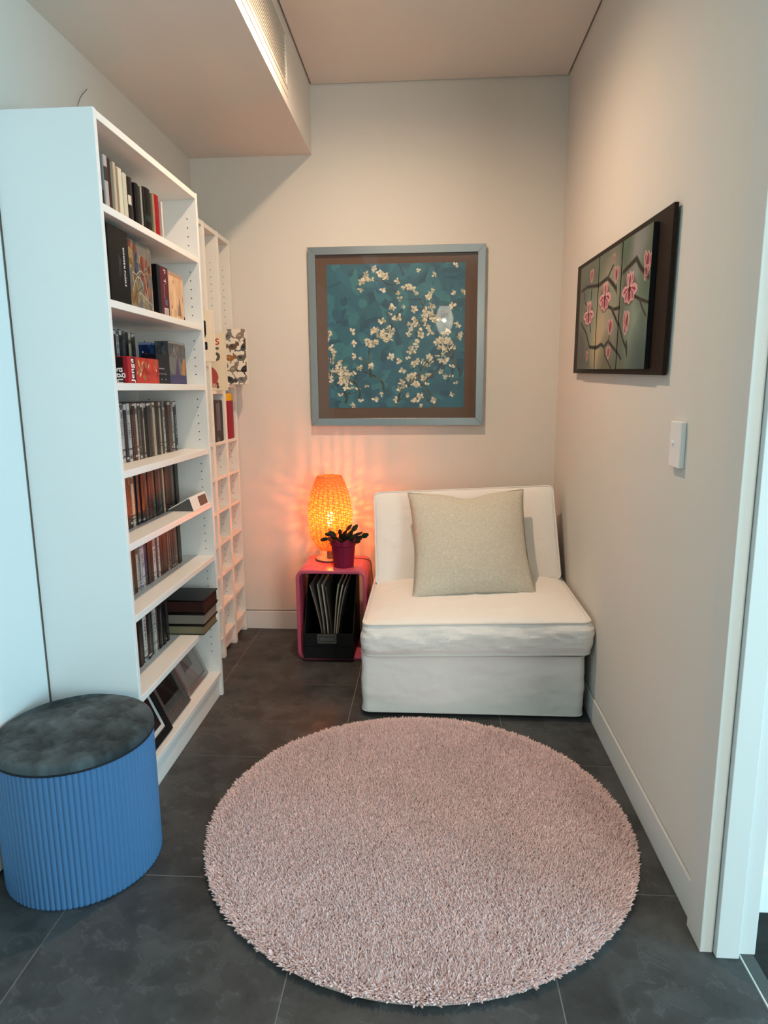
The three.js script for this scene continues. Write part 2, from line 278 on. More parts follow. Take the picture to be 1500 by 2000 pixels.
// books with boards and a page block, spine towards +x
const pagesM = std(lin(0.62, 0.55, 0.43), 0.9);
function book(name, label, [x, y, z], [d, h, w], color, opt = {}) {
  const t = thing(name, label, 'book', [x, y, z], opt.group);
  const cm = std(color, opt.rough ?? 0.5), b = Math.min(0.0025, w * 0.18);
  const sp = new THREE.CylinderGeometry(w / 2, w / 2, h, 16, 1, false, 0, Math.PI); sp.scale(0.28, 1, 1); sp.rotateY(0); sp.translate(-w * 0.14, h / 2, 0);
  obj('cover', [sp, rbox(-d, -w * 0.12, 0, h, w / 2 - b, w / 2, b * 0.3), rbox(-d, -w * 0.12, 0, h, -w / 2, -w / 2 + b, b * 0.3)], cm, t);
  obj('pages', box(-d + 0.004, -w * 0.13, 0.003, h - 0.003, -w / 2 + b + 0.0001, w / 2 - b - 0.0001), pagesM, t);
  if (opt.band) { const [c, y0, y1] = opt.band; const bg = new THREE.CylinderGeometry(w / 2 + 0.0003, w / 2 + 0.0003, (y1 - y0) * h, 16, 1, true, 0.06, Math.PI - 0.12); bg.scale(0.28, 1, 1); bg.translate(-w * 0.14 + 0.0002, (y0 + y1) / 2 * h, 0); obj('spine_print', bg, std(c, 0.5, { side: THREE.DoubleSide }), t); }
  return t;
}
{
  const y = SH[0] + 0.0004, g = 'books on the top bookcase shelf';
  // [label, colour, thickness, height, band]
  const L = [
    ['slate blue paperback at the pouf end of the top shelf', '#4b545e', 0.03, 0.155, ['#1d1a1c', 0.02, 0.35]],
    ['grey and white paperback with dark lettering band on top shelf', '#a8a2a0', 0.022, 0.15, ['#3c3634', 0.55, 0.8]],
    ['thick dark maroon hardback on the top shelf', '#38201f', 0.034, 0.15],
    ['slim beige paperback next to the maroon hardback', '#b5a48c', 0.016, 0.148],
    ['slim taupe paperback on the top shelf beside the cream volumes', '#857868', 0.018, 0.142],
    ['thick cream hardback, first of two on top shelf', '#c9c4b2', 0.036, 0.146],
    ['ivory hardback, second of the two pale volumes on top shelf', '#bdb9a8', 0.026, 0.142],
    ['black paperback with white marks beside the ivory hardback', '#1e1a1a', 0.022, 0.137, ['#c8c0b4', 0.42, 0.62]],
    ['dark plum paperback on the top shelf', '#3b3034', 0.026, 0.14],
    ['black paperback next to the plum one on the top shelf', '#131214', 0.026, 0.136],
    ['slim charcoal paperback on the top shelf', '#2b2829', 0.016, 0.132],
    ['pale grey paperback with silver spine on the top shelf', '#8b8d8a', 0.026, 0.136],
    ['slim black book touching the thick black volume on top shelf', '#0e0e10', 0.016, 0.14],
    ['thickest black hardback on the top shelf', '#0a0b0c', 0.056, 0.146, ['#20302e', 0.3, 0.42]],
    ['slim tan paperback beside the red book', '#8d7a62', 0.018, 0.138],
    ['bright red hardback on the top shelf', '#8f0a14', 0.05, 0.145],
    ['slim white booklet leaning after the red book', '#c9c2ba', 0.014, 0.13],
    ['slim dark purple booklet at the end of the top row', '#2e2836', 0.01, 0.128],
  ];
  let z = 1.522; L.forEach(([l, c, w, h, band]) => { book('book', l, [-1.556 + rr(-0.008, 0.002), y, z - w / 2], [rr(0.1, 0.125), h * rr(0.98, 1.02), w - 0.0006], c, { group: g, band }); z -= w; });
}
// game and puzzle boxes
function gameBox(name, label, [x0, x1, y0, y1, z0, z1], side, prints = [], cat = 'box', turn = 0) {
  const t = thing(name, label, cat, [(x0 + x1) / 2, y0, (z0 + z1) / 2]); t.rotation.y = turn;
  const hx = (x1 - x0) / 2, h = y1 - y0, hz = (z1 - z0) / 2;
  obj('box_body', rbox(-hx, hx, 0, h, -hz, hz, 0.0016), std(side, 0.45), t);
  for (const [face, tex, nm] of prints) obj(nm ?? 'cover_print', face === 'x' ? panelX(2 * hz - 0.003, h - 0.003, hx + 0.0004, h / 2, 0) : panelZ(2 * hx - 0.003, h - 0.003, 0, h / 2, hz + 0.0004), std(0xffffff, 0.4, { map: tex }), t);
  return t;
}
const blotch = (g, w, h, cols, n, s0, s1, ang = 0.5) => { for (let k = 0; k < n; k++) { g.save(); g.translate(rnd() * w, rnd() * h); g.rotate(rr(-ang, ang)); g.fillStyle = pick(cols); g.beginPath(); g.ellipse(0, 0, rr(s0, s1) * 0.45, rr(s0, s1), 0, 0, 7); g.fill(); g.restore(); } };
{
  const y = SH[1] + 0.0004;
  gameBox('puzzle_box', 'tall black puzzle box with white vertical lettering', [-1.74, -1.545, y, y + 0.212, 1.398, 1.53], '#08080a', [['x', canvasTex(256, 420, (g, w, h) => { g.fillStyle = '#08080a'; g.fillRect(0, 0, w, h); g.save(); g.translate(182, 205); g.rotate(Math.PI / 2); g.fillStyle = '#e8e8e8'; g.font = 'bold 27px sans-serif'; g.textAlign = 'center'; g.fillText('WOODEN PUZZLE', 0, 0); g.restore(); g.fillStyle = '#77777a'; for (let k = 0; k < 24; k++) { g.fillRect(122, 150 + k * 5, rr(3, 7), 3); if (k < 18) g.fillRect(140, 165 + k * 5, rr(3, 7), 3); } })]]);
  gameBox('puzzle_box', 'puzzle box with a colourful abstract painted cover', [-1.73, -1.552, y, y + 0.205, 1.214, 1.393], '#17161a', [['x', canvasTex(360, 410, (g, w, h) => {
    g.fillStyle = '#68625a'; g.fillRect(0, 0, w, h);
    blotch(g, w, h, ['#7d705a', '#6c6a66', '#5c6066', '#7a6d5e', '#8c846e'], 60, 30, 110);
    blotch(g, w * 0.4, h * 0.22, ['#74392e', '#683028'], 8, 20, 60); blotch(g, w * 0.3, h, ['#80663c', '#705630', '#8c7650'], 14, 20, 80);
    g.save(); g.translate(w * 0.55, h * 0.2); blotch(g, w * 0.35, h * 0.65, ['#7c4032', '#86503a', '#6a3028', '#8c5c42'], 16, 18, 60); g.restore();
    g.save(); g.translate(w * 0.25, h * 0.25); blotch(g, w * 0.25, h * 0.3, ['#3e4660', '#5a6480', '#2c3040'], 8, 16, 50); g.restore();
    g.strokeStyle = '#3c3a34'; g.lineWidth = 5; for (let k = 0; k < 6; k++) { g.beginPath(); g.moveTo(rnd() * w, rnd() * h); g.quadraticCurveTo(rnd() * w, rnd() * h, rnd() * w, rnd() * h); g.stroke(); }
    g.strokeStyle = '#a09a8c'; g.lineWidth = 7; for (let k = 0; k < 4; k++) { g.beginPath(); g.moveTo(w * 0.3 + rnd() * w * 0.4, rnd() * h); g.quadraticCurveTo(rnd() * w, rnd() * h, rnd() * w, rnd() * h); g.stroke(); }
  })]]);
  gameBox('puzzle_box', 'dark red puzzle box with white vertical lettering and barcode label', [-1.73, -1.553, y, y + 0.166, 1.072, 1.168], '#120c10', [['x', canvasTex(200, 340, (g, w, h) => {
    g.fillStyle = '#0e0a0e'; g.fillRect(0, 0, w, h); g.fillStyle = '#541826'; g.fillRect(52, 0, w - 52, h);
    g.fillStyle = '#d8c8c8'; g.save(); g.translate(116, 8); g.rotate(Math.PI / 2); g.font = 'bold 56px serif'; g.fillText('P', 0, -2); g.fillText('T', 68, -2); g.restore();
    g.fillStyle = '#b89aa0'; for (let k = 0; k < 22; k++) g.fillRect(112, 116 + k * 4.4, rr(6, 14), 3);
    g.fillStyle = '#5a5a78'; g.fillRect(122, 220, 44, 40); g.fillStyle = '#cfc6c2'; g.fillRect(100, 280, 80, 60); g.fillStyle = '#8b8480'; g.fillRect(108, 288, 64, 52); g.fillStyle = '#cfc6c2'; for (let k = 0; k < 14; k++) g.fillRect(110 + k * 4.4, 290, 1.6, 48);
  })]]);
  gameBox('puzzle_box', 'peach coloured puzzle box beside the dark red one', [-1.72, -1.553, y, y + 0.16, 0.936, 1.068], '#c8a988', [['x', canvasTex(260, 310, (g, w, h) => { g.fillStyle = '#d2b08c'; g.fillRect(0, 0, w, h); blotch(g, w, h, ['#caa682', '#dcbb98', '#c29a78', '#d8b494'], 40, 20, 70); g.fillStyle = '#b08a70'; g.fillRect(0, 0, w, 22); blotch(g.canvas && g, w, h, ['#8f7a64'], 3, 10, 26); g.fillStyle = '#7a6a58'; g.beginPath(); g.moveTo(140, 280); g.lineTo(190, 150); g.lineTo(215, 285); g.fill(); })]]);
  book('book', 'slim white and dark book at the end of the puzzle box shelf', [-1.556, y, 0.922], [0.15, 0.152, 0.02], '#b9b2a6', { band: ['#2b2428', 0.0, 0.12] });
}
{
  const y = SH[2] + 0.0004;
  const red = canvasTex(600, 200, (g, w, h) => {
    g.fillStyle = '#a8212c'; g.fillRect(0, 0, w, h); g.fillStyle = '#b5372c'; g.fillRect(160, 0, w - 160, h);
    g.save(); g.translate(160, 0); blotch(g, w - 160, h, ['#c24a36', '#98241e', '#a8624a', '#bd3a2e'], 26, 14, 60, 0.9); blotch(g, w - 160, h * 0.8, ['#a89a50', '#7d7a3c'], 5, 14, 34, 0.9); blotch(g, w - 160, h, ['#d8b49a', '#cfa58c'], 6, 8, 24, 1); g.restore();
    g.fillStyle = '#20181a'; g.fillRect(76, 4, 60, 192); g.save(); g.translate(72, 192); g.rotate(-Math.PI / 2); g.fillStyle = '#f2ecea'; g.font = 'bold 76px sans-serif'; g.fillText('Jenga', 0, 36, 182); g.restore();
  });
  const redEnd = canvasTex(180, 200, (g, w, h) => { g.fillStyle = '#9c1f2c'; g.fillRect(0, 0, w, h); g.fillStyle = '#1a1416'; g.fillRect(70, 4, 84, 192); g.fillStyle = '#e6e0de'; g.save(); g.translate(146, 150); g.rotate(-Math.PI / 2); g.font = 'bold 84px sans-serif'; g.fillText('Jenga', -130, 0, 200); g.restore(); });
  gameBox('game_box', 'low red game box with white vertical lettering on dark band', [-1.618, -1.541, y, y + 0.079, 1.236, 1.472], '#8e1a24', [['x', red], ['z', redEnd, 'end_print']]);
  const bl = canvasTex(220, 300, (g, w, h) => { g.fillStyle = '#17244c'; g.fillRect(0, 0, w, h); blotch(g, w, h, ['#1c2e60', '#121c3c', '#20406c'], 24, 18, 60); g.fillStyle = '#7d8fb0'; g.fillRect(0, 0, w, 12); g.fillStyle = '#8a4a2c'; g.beginPath(); g.ellipse(w * 0.55, h * 0.38, 36, 42, 0, 0, 7); g.fill(); g.fillStyle = '#b8703c'; g.beginPath(); g.ellipse(w * 0.6, h * 0.4, 20, 24, 0, 0, 7); g.fill(); g.fillStyle = '#e8e8f0'; g.fillRect(w * 0.25, h * 0.2, 18, 14); });
  gameBox('game_box', 'upright dark blue game box with an orange planet print', [-1.652, -1.603, y, y + 0.142, 1.02, 1.128], '#16203f', [['x', bl], ['z', bl, 'side_print']]);
  gameBox('game_box', 'navy box with small pale print squeezed beside the red game', [-1.60, -1.549, y, y + 0.098, 1.118, 1.232], '#12131f', [['x', canvasTex(200, 190, (g, w, h) => { g.fillStyle = '#12131f'; g.fillRect(0, 0, w, h); g.fillStyle = '#9a90a8'; g.fillRect(30, 88, 80, 7); g.fillStyle = '#a89c9c'; for (let k = 0; k < 12; k++) g.fillRect(24 + k * 10, 124, 6, rr(4, 8)); g.fillRect(60, 158, 12, 9); g.fillRect(120, 158, 12, 9); })]]);
  gameBox('puzzle_box', 'grey and violet puzzle box with an orange corner on its cover', [-1.601, -1.552, y, y + 0.148, 0.948, 1.112], '#54525a', [['x', canvasTex(330, 300, (g, w, h) => {
    g.fillStyle = '#55565a'; g.fillRect(0, 0, w, h); blotch(g, w, h * 0.45, ['#46484a', '#5c5e5e', '#3a3c40', '#66645f'], 26, 16, 50, 1.5); g.fillStyle = '#6b6d6e'; g.fillRect(0, h * 0.36, w, h * 0.4); blotch(g, w, h * 0.8, ['#777a7c', '#4c4a58', '#5b4c5c'], 18, 14, 44);
    g.fillStyle = '#4a3f60'; g.beginPath(); g.moveTo(100, 240); g.lineTo(160, 90); g.lineTo(200, 240); g.fill(); g.fillStyle = '#b07a3c'; g.beginPath(); g.moveTo(230, 230); g.lineTo(270, 120); g.lineTo(310, 110); g.lineTo(300, 240); g.fill(); g.fillStyle = '#403c66'; g.fillRect(0, 238, w, 62); blotch(g, w, h * 0.2, ['#2c2a30'], 4, 8, 20); g.fillStyle = '#8b8a84'; g.fillRect(0, 0, w, 10);
  })], ['z', canvasTex(100, 300, (g, w, h) => { g.fillStyle = '#4a4b4e'; g.fillRect(0, 0, w, h); blotch(g, w, h, ['#3e4042', '#56585a', '#33353a', '#5e5c58'], 24, 12, 36, 1.5); }), 'side_print']]);
}
// stack of three books on the lowest film shelf
{
  const y = SH[6] + 0.0004, g = 'stacked books beside the film cases';
  const flat = (label, y0, h, cover, x0, x1, z0, z1, pages, ct = 0.004) => {
    const t = thing('book', label, 'book', [(x0 + x1) / 2, y0, (z0 + z1) / 2], g), hx = (x1 - x0) / 2, hz = (z1 - z0) / 2, cm = std(cover, 0.32);
    obj('cover', [rbox(-hx, hx, 0, ct, -hz, hz, 0.001), rbox(-hx, hx, h - ct, h, -hz, hz, 0.001), rbox(-hx, -hx + 0.004, 0.003, h - 0.003, -hz, hz, 0.001)], cm, t);
    obj('pages', box(-hx + 0.0042, hx - 0.004, ct + 0.0001, h - ct - 0.0001, -hz + 0.004, hz - 0.004), std(pages, 0.9), t);
  };
  flat('book with olive coloured pages at the bottom of the stack', y, 0.036, '#3a3828', -1.715, -1.506, 0.886, 1.052, lin(0.20, 0.175, 0.11), 0.003);
  flat('black bound book in the middle of the stack', y + 0.0364, 0.048, '#0d0c0d', -1.712, -1.502, 0.889, 1.05, lin(0.20, 0.18, 0.15), 0.006);
  flat('black glossy book with dark red edge on top of the stack', y + 0.0848, 0.054, '#0c0a0b', -1.716, -1.5, 0.885, 1.053, lin(0.035, 0.012, 0.01), 0.006);
}
// wedge clock on the shelf
{
  const t = thing('desk_clock', 'small white wedge shaped clock with a dark display', 'clock', [-1.53, SH[4] + 0.0005, 0.942]);
  const s = new THREE.Shape(); s.moveTo(0.004, 0); s.lineTo(-0.010, 0.048); s.quadraticCurveTo(-0.013, 0.050, -0.017, 0.0485); s.lineTo(-0.1, 0.003); s.lineTo(-0.1, 0); s.closePath();
  const g = new THREE.ExtrudeGeometry(s, { depth: 0.176, bevelEnabled: true, bevelSize: 0.001, bevelThickness: 0.001, bevelSegments: 2 }); g.translate(0, 0, -0.088);
  obj('clock_body', g, whiteM, t);
  const sg = new THREE.ExtrudeGeometry(s, { depth: 0.0006, bevelEnabled: false }); obj('side_plate', sg.translate(0, 0, 0.0892), std(lin(0.10, 0.095, 0.09), 0.7), t).scale.set(0.94, 0.94, 1);
  const a = Math.atan2(0.014, 0.048), d = new RoundedBoxGeometry(0.0016, 0.038, 0.088, 2, 0.0006); 
  const m = obj('display', d, phys(lin(0.02, 0.012, 0.009), 0.08), t); m.position.set(-0.0022, 0.0245, -0.036); m.rotation.z = a;
}
// mitred picture frame built in its own x-y plane, facing +z
function bars(w, h, b, dep, m, parent, name = 'frame_bar') {
  const mk = (L) => { const s = new THREE.Shape(); s.moveTo(-L / 2, 0); s.lineTo(L / 2, 0); s.lineTo(L / 2 - b, b); s.lineTo(-L / 2 + b, b); s.closePath(); const e = 0.0016; return new THREE.ExtrudeGeometry(s, { depth: dep - 2 * e, bevelEnabled: true, bevelSize: e * 0.6, bevelOffset: -e * 0.6, bevelThickness: e, bevelSegments: 2 }).translate(0, 0, e); };
  const gw = mk(w), gh = mk(h);
  [[gw, 0, -h / 2, 0], [gw, 0, h / 2, Math.PI], [gh, -w / 2, 0, -Math.PI / 2], [gh, w / 2, 0, Math.PI / 2]].forEach(([g, x, y, r]) => { const o = obj(name, g, m, parent); o.position.set(x, y, 0); o.rotation.z = r; });
}
// photo frames leaning on the bottom shelf, faces towards +x
function photoFrame(label, [x, z], w, h, bar, fm, matM, inner, lean = 0.42, turn = 0) {
  const t = thing('photo_frame', label, 'photo frame', [x, 0.1108, z]);
  t.rotation.set(-lean, Math.PI / 2 + turn, 0, 'YXZ');
  const hold = (o) => { o.position.y += h / 2; return o; };
  const n0 = t.children.length; bars(w, h, bar, 0.014, fm, t); for (const c of t.children.slice(n0)) hold(c);
  hold(obj('backing', box(-w / 2 + 0.004, w / 2 - 0.004, -h / 2 + 0.004, h / 2 - 0.004, 0.001, 0.004), blackM, t));
  hold(obj('mat_board', box(-w / 2 + bar * 0.8, w / 2 - bar * 0.8, -h / 2 + bar * 0.8, h / 2 - bar * 0.8, 0.0041, 0.006), matM, t));
  if (inner) hold(obj('photo', box(-inner[0] / 2, inner[0] / 2, -inner[1] / 2 + inner[2], inner[1] / 2 + inner[2], 0.0061, 0.0068), inner[3], t));
  hold(obj('glass_pane', box(-w / 2 + bar * 0.9, w / 2 - bar * 0.9, -h / 2 + bar * 0.9, h / 2 - bar * 0.9, 0.0085, 0.0095), phys(0xffffff, 0.02, { transmission: 1, thickness: 0, ior: 1.5, specularIntensity: 0.4 }), t));
  return t;
}
const matW = std(lin(0.6, 0.59, 0.57), 0.9), silverM = std(lin(0.42, 0.41, 0.40), 0.35, { metalness: 0.8 }), pewterM = std(lin(0.13, 0.125, 0.12), 0.4, { metalness: 0.5 });
photoFrame('black framed photo with a wide white mat behind the pouf', [-1.556, 1.448], 0.262, 0.235, 0.026, blackM, matW, [0.178, 0.15, 0.0, blackM]);
photoFrame('pewter photo frame holding a very dark picture', [-1.568, 1.205], 0.205, 0.215, 0.026, pewterM, std(lin(0.09, 0.08, 0.075), 0.8), [0.15, 0.12, 0.02, blackM]);
photoFrame('silver photo frame with a small framed picture and pale mat', [-1.582, 0.968], 0.238, 0.22, 0.02, silverM, std(lin(0.26, 0.25, 0.245), 0.8), [0.09, 0.1, 0.02, std(lin(0.12, 0.115, 0.11), 0.7)]);
photoFrame('narrow dark photo frame tucked behind the silver one', [-1.632, 0.878], 0.096, 0.225, 0.014, pewterM, std(lin(0.03, 0.03, 0.03), 0.8), null, 0.4);

// books in the towers
{
  const g = 'books in the narrow towers';
  const cover = (name, label, x1, y0, y1, z, dep, th, side, tex, grp = g) => { const t = thing(name, label, 'book', [x1 - dep / 2, y0, z], grp), h = y1 - y0; obj('cover', [rbox(-dep / 2, dep / 2, 0, h, th / 2 - 0.002, th / 2, 0.0008), rbox(-dep / 2, dep / 2, 0, h, -th / 2, -th / 2 + 0.002, 0.0008), rbox(-dep / 2, -dep / 2 + 0.003, 0.0005, h - 0.0005, -th / 2 + 0.001, th / 2 - 0.001, 0.0008)], std(side, 0.55), t); obj('pages', box(-dep / 2 + 0.0031, dep / 2 - 0.003, 0.003, h - 0.003, -th / 2 + 0.0021, th / 2 - 0.0021), std(lin(0.68, 0.65, 0.58), 0.9), t); obj('cover_print', panelZ(dep - 0.002, h - 0.002, 0, h / 2, th / 2 + 0.0004), std(0xffffff, 0.5, { map: tex }), t); return t; };
  const catTex = canvasTex(512, 560, (q, w, h) => {
    q.fillStyle = '#e6dccb'; q.fillRect(0, 0, w, h);
    const cat = (x, y, s, c, c2, r) => { q.save(); q.translate(x, y); q.rotate(r); q.scale(s, s); q.fillStyle = c; q.beginPath(); q.ellipse(0, 0, 34, 22, 0, 0, 7); q.fill(); q.beginPath(); q.ellipse(36, -16, 17, 15, 0, 0, 7); q.fill(); q.beginPath(); q.moveTo(26, -26); q.lineTo(28, -42); q.lineTo(38, -30); q.fill(); q.beginPath(); q.moveTo(40, -30); q.lineTo(50, -40); q.lineTo(50, -22); q.fill(); q.lineWidth = 8; q.strokeStyle = c; q.beginPath(); q.moveTo(-30, -4); q.quadraticCurveTo(-56, -8, -58, -34); q.stroke(); q.fillRect(-26, 12, 9, 24); q.fillRect(12, 12, 9, 24); q.fillStyle = c2; q.beginPath(); q.ellipse(-4, -4, 14, 7, 0.3, 0, 7); q.fill(); q.restore(); };
    const cs = [['#6e574c', '#4a3a34'], ['#2e2c2c', '#444'], ['#4c4a4c', '#2a2828'], ['#a06a3c', '#c08a5c'], ['#7d7a78', '#565250'], ['#6a6258', '#3c3632'], ['#8a7a6c', '#b0a08e']];
    for (let r = 0; r < 5; r++) for (let c = 0; c < 4; c++) { const k = cs[(r * 3 + c * 2) % 7]; cat(70 + c * 128 + (r % 2) * 40, 66 + r * 112, 1.45, k[0], k[1], rr(-0.9, 0.9)); }
  });
  cover('picture_book', 'white book covered in small painted cats, jutting from the tower', -1.543, 1.3184, 1.586, 0.108, 0.235, 0.028, '#ded4c2', catTex);
  const fiveTex = canvasTex(420, 560, (q, w, h) => { q.fillStyle = '#e2d3b8'; q.fillRect(0, 0, w, h); q.fillStyle = '#b8382c'; q.font = 'bold 86px sans-serif'; q.fillText("'S", w - 112, 108); q.fillStyle = '#5c564a'; q.font = 'bold 190px sans-serif'; q.fillText('5', w - 142, 268); q.fillStyle = '#b0504a'; q.beginPath(); q.moveTo(120, h - 40); q.lineTo(150, 300); q.quadraticCurveTo(w - 90, 290, w - 70, 430); q.lineTo(w - 100, h - 40); q.fill(); q.fillStyle = '#4c3e34'; q.fillRect(w - 90, 480, 16, 60); q.fillRect(w - 150, 520, 90, 8); q.fillStyle = '#d8a890'; q.fillRect(w - 130, 490, 26, 34); });
  cover('picture_book', 'cream book with red and grey figures on its cover', -1.588, 1.2884, 1.548, 0.318, 0.2, 0.03, '#d8c8a8', fiveTex);
  const boldTex = canvasTex(420, 460, (q, w, h) => { q.fillStyle = '#e8dcc6'; q.fillRect(0, 0, w, h); q.fillStyle = '#17141a'; const rrect = (x, y, a, b, r) => { q.beginPath(); q.roundRect(x, y, a, b, r); q.fill(); }; rrect(w - 106, 90, 46, 130, 14); q.beginPath(); q.moveTo(w - 98, 210); q.lineTo(w - 60, 210); q.lineTo(w - 82, 262); q.fill(); rrect(w - 98, 282, 44, 72, 10); q.fillStyle = '#24506a'; rrect(w - 90, 296, 18, 30, 6); });
  cover('picture_book', 'white book with bold black shapes jutting from the third tower', -1.578, 1.4124, 1.63, 0.512, 0.19, 0.03, '#e2d8c4', boldTex);
  book('book', 'red book with a yellow head band in the corner tower', [XG - 0.004, 1.0504, 0.093], [0.15, 0.225, 0.118], '#8c1f30', { group: g, band: ['#d8a818', 0.84, 1.0] });
  { const t = gameBox('book_slipcase', 'black slipcase with violet grey spine in the second tower', [-1.79, XG - 0.006, 1.0504, 1.244, 0.242, 0.372], '#141214', [['x', canvasTex(200, 300, (q, w, h) => { q.fillStyle = '#151315'; q.fillRect(0, 0, w, h); q.fillStyle = '#5a525c'; q.fillRect(50, 20, 90, 200); blotch(q.canvas && q, w * 0.7, h, ['#6a626a', '#4a444c', '#3a343a'], 10, 10, 40); q.fillStyle = '#0c0a0c'; q.fillRect(150, 0, 50, h); q.fillRect(0, 0, 34, h); })]], 'book'); t.userData.group = g; }
  book('book', 'white binder with a grey title on its spine in third tower', [XG - 0.006, 1.0504, 0.5], [0.15, 0.215, 0.06], '#cfc4b2', { group: g, band: ['#8b8074', 0.3, 0.7] });
  book('book', 'slim maroon book alone in a lower cell of the second tower', [XG - 0.01, 0.5704, 0.378], [0.14, 0.128, 0.024], '#3e1a1e', { group: g });
}

// ---------------------------------------------------------------- framed blossom print on the back wall (scarf under glass)
{
  const t = thing('framed_picture', 'silver framed teal fabric print with cream blossoms above the lamp', 'picture', [-0.806, 1.542, 0.004]);
  const metal = std(lin(0.40, 0.385, 0.37), 0.24, { metalness: 0.95 });
  bars(0.868, 0.868, 0.037, 0.03, metal, t);
  obj('backing', box(-0.425, 0.425, -0.425, 0.425, 0.0, 0.006), blackM, t);
  obj('mat_board', box(-0.4, 0.4, -0.4, 0.4, 0.0061, 0.012), std(lin(0.12, 0.064, 0.035), 0.75), t);
  const art = canvasTex(1024, 1040, (g, w, h) => {
    g.fillStyle = '#1f5666'; g.fillRect(0, 0, w, h);
    blotch(g, w, h, ['#225c6e', '#1a4a5a', '#2a6672', '#1d5066', '#2f6c74', '#174256'], 260, 20, 90, 1.6);
    for (let k = 0; k < 900; k++) { g.strokeStyle = pick(['#2f7080', '#1d5163', '#27647a', '#35787e']); g.lineWidth = rr(1, 3); const x = rnd() * w, y = rnd() * h; g.beginPath(); g.moveTo(x, y); g.lineTo(x + rr(-14, 14), y + rr(-20, 20)); g.stroke(); }
    // loose generic sprigs: a few short twigs, each with its own scatter of flowers
    const flower = (x, y, s) => { const a0 = rnd() * 7, n = 3 + Math.floor(rnd() * 4); for (let p = 0; p < n; p++) { const a = a0 + p * rr(0.9, 1.5); g.fillStyle = pick(['#d2cab0', '#b8b096', '#ded6be', '#9c9880', '#c8c0a6']); g.beginPath(); g.ellipse(x + Math.cos(a) * s * rr(0.35, 0.75), y + Math.sin(a) * s * rr(0.3, 0.7), s * rr(0.35, 0.6), s * rr(0.22, 0.42), a + rr(-0.5, 0.5), 0, 7); g.fill(); } g.fillStyle = pick(['#a58a5c', '#8c6a4c', '#b09a68']); g.beginPath(); g.arc(x, y, s * 0.2, 0, 7); g.fill(); };
    const twig = (x, y, a, L, wd, dep) => { let px = x, py = y; g.lineCap = 'round'; for (let k = 0; k < L; k++) { const nx = px + Math.cos(a) * 24, ny = py + Math.sin(a) * 24; g.strokeStyle = pick(['#20261c', '#161c1a', '#4e5038', '#343826']); g.lineWidth = 1.3 * wd * (1 - 0.7 * k / L); g.beginPath(); g.moveTo(px, py); g.lineTo(nx, ny); g.stroke(); px = nx; py = ny; a += rr(-0.42, 0.42); if (dep && rnd() < 0.26) twig(px, py, a + pick([-1, 1]) * rr(0.5, 1.1), 3 + Math.floor(rnd() * 5), wd * 0.5, dep - 1); if (rnd() < 0.12) flower(px + rr(-24, 24), py + rr(-24, 24), rr(15, 30)); } flower(px, py, rr(18, 30)); };
    for (let k = 0; k < 11; k++) twig((0.03 + k * 0.094) * w, h * rr(0.72, 1.02), -Math.PI / 2 + rr(-0.7, 0.7), 11, rr(9, 15), 2);
    for (let k = 0; k < 9; k++) twig(w * rr(0.45, 1.0), h * rr(0.0, 0.4), Math.PI * rr(0.6, 1.4), 9, rr(4, 8), 1);
    for (let r = 0; r < 8; r++) for (let c = 0; c < 8; c++) { const x = (c + rr(0.1, 0.9)) / 8 * w, y = (r + rr(0.1, 0.9)) / 8 * h; if ((x < w * 0.42 && y < h * 0.42) || rnd() < 0.2) continue; flower(x, y, rr(15, 31)); }
  });
  const pg = new THREE.PlaneGeometry(0.684, 0.698, 48, 48), p = pg.attributes.position;
  for (let i = 0; i < p.count; i++) { const x = p.getX(i), y = p.getY(i); const f = (d, s) => Math.exp(-d * d / (s * s)); p.setZ(i, 0.0135 + 0.0012 * f(x + 0.275 + 0.03 * y, 0.012) + 0.001 * f(x - 0.245, 0.01) + 0.0009 * f((x + 0.15) + (y - 0.22) * 0.9, 0.01) + 0.0006 * f(x + 0.105, 0.008) + 0.0008 * f(x - 0.29, 0.012)); }
  pg.computeVertexNormals(); pg.translate(-0.003, 0.004, 0);
  obj('fabric_print', pg, phys(0xffffff, 0.5, { map: art, sheen: 0.4, sheenRoughness: 0.5 }), t);
  obj('glass_pane', box(-0.398, 0.398, -0.398, 0.398, 0.0185, 0.0205), phys(0xffffff, 0.02, { transmission: 1, thickness: 0, ior: 1.5, specularIntensity: 0.55 }), t);
}

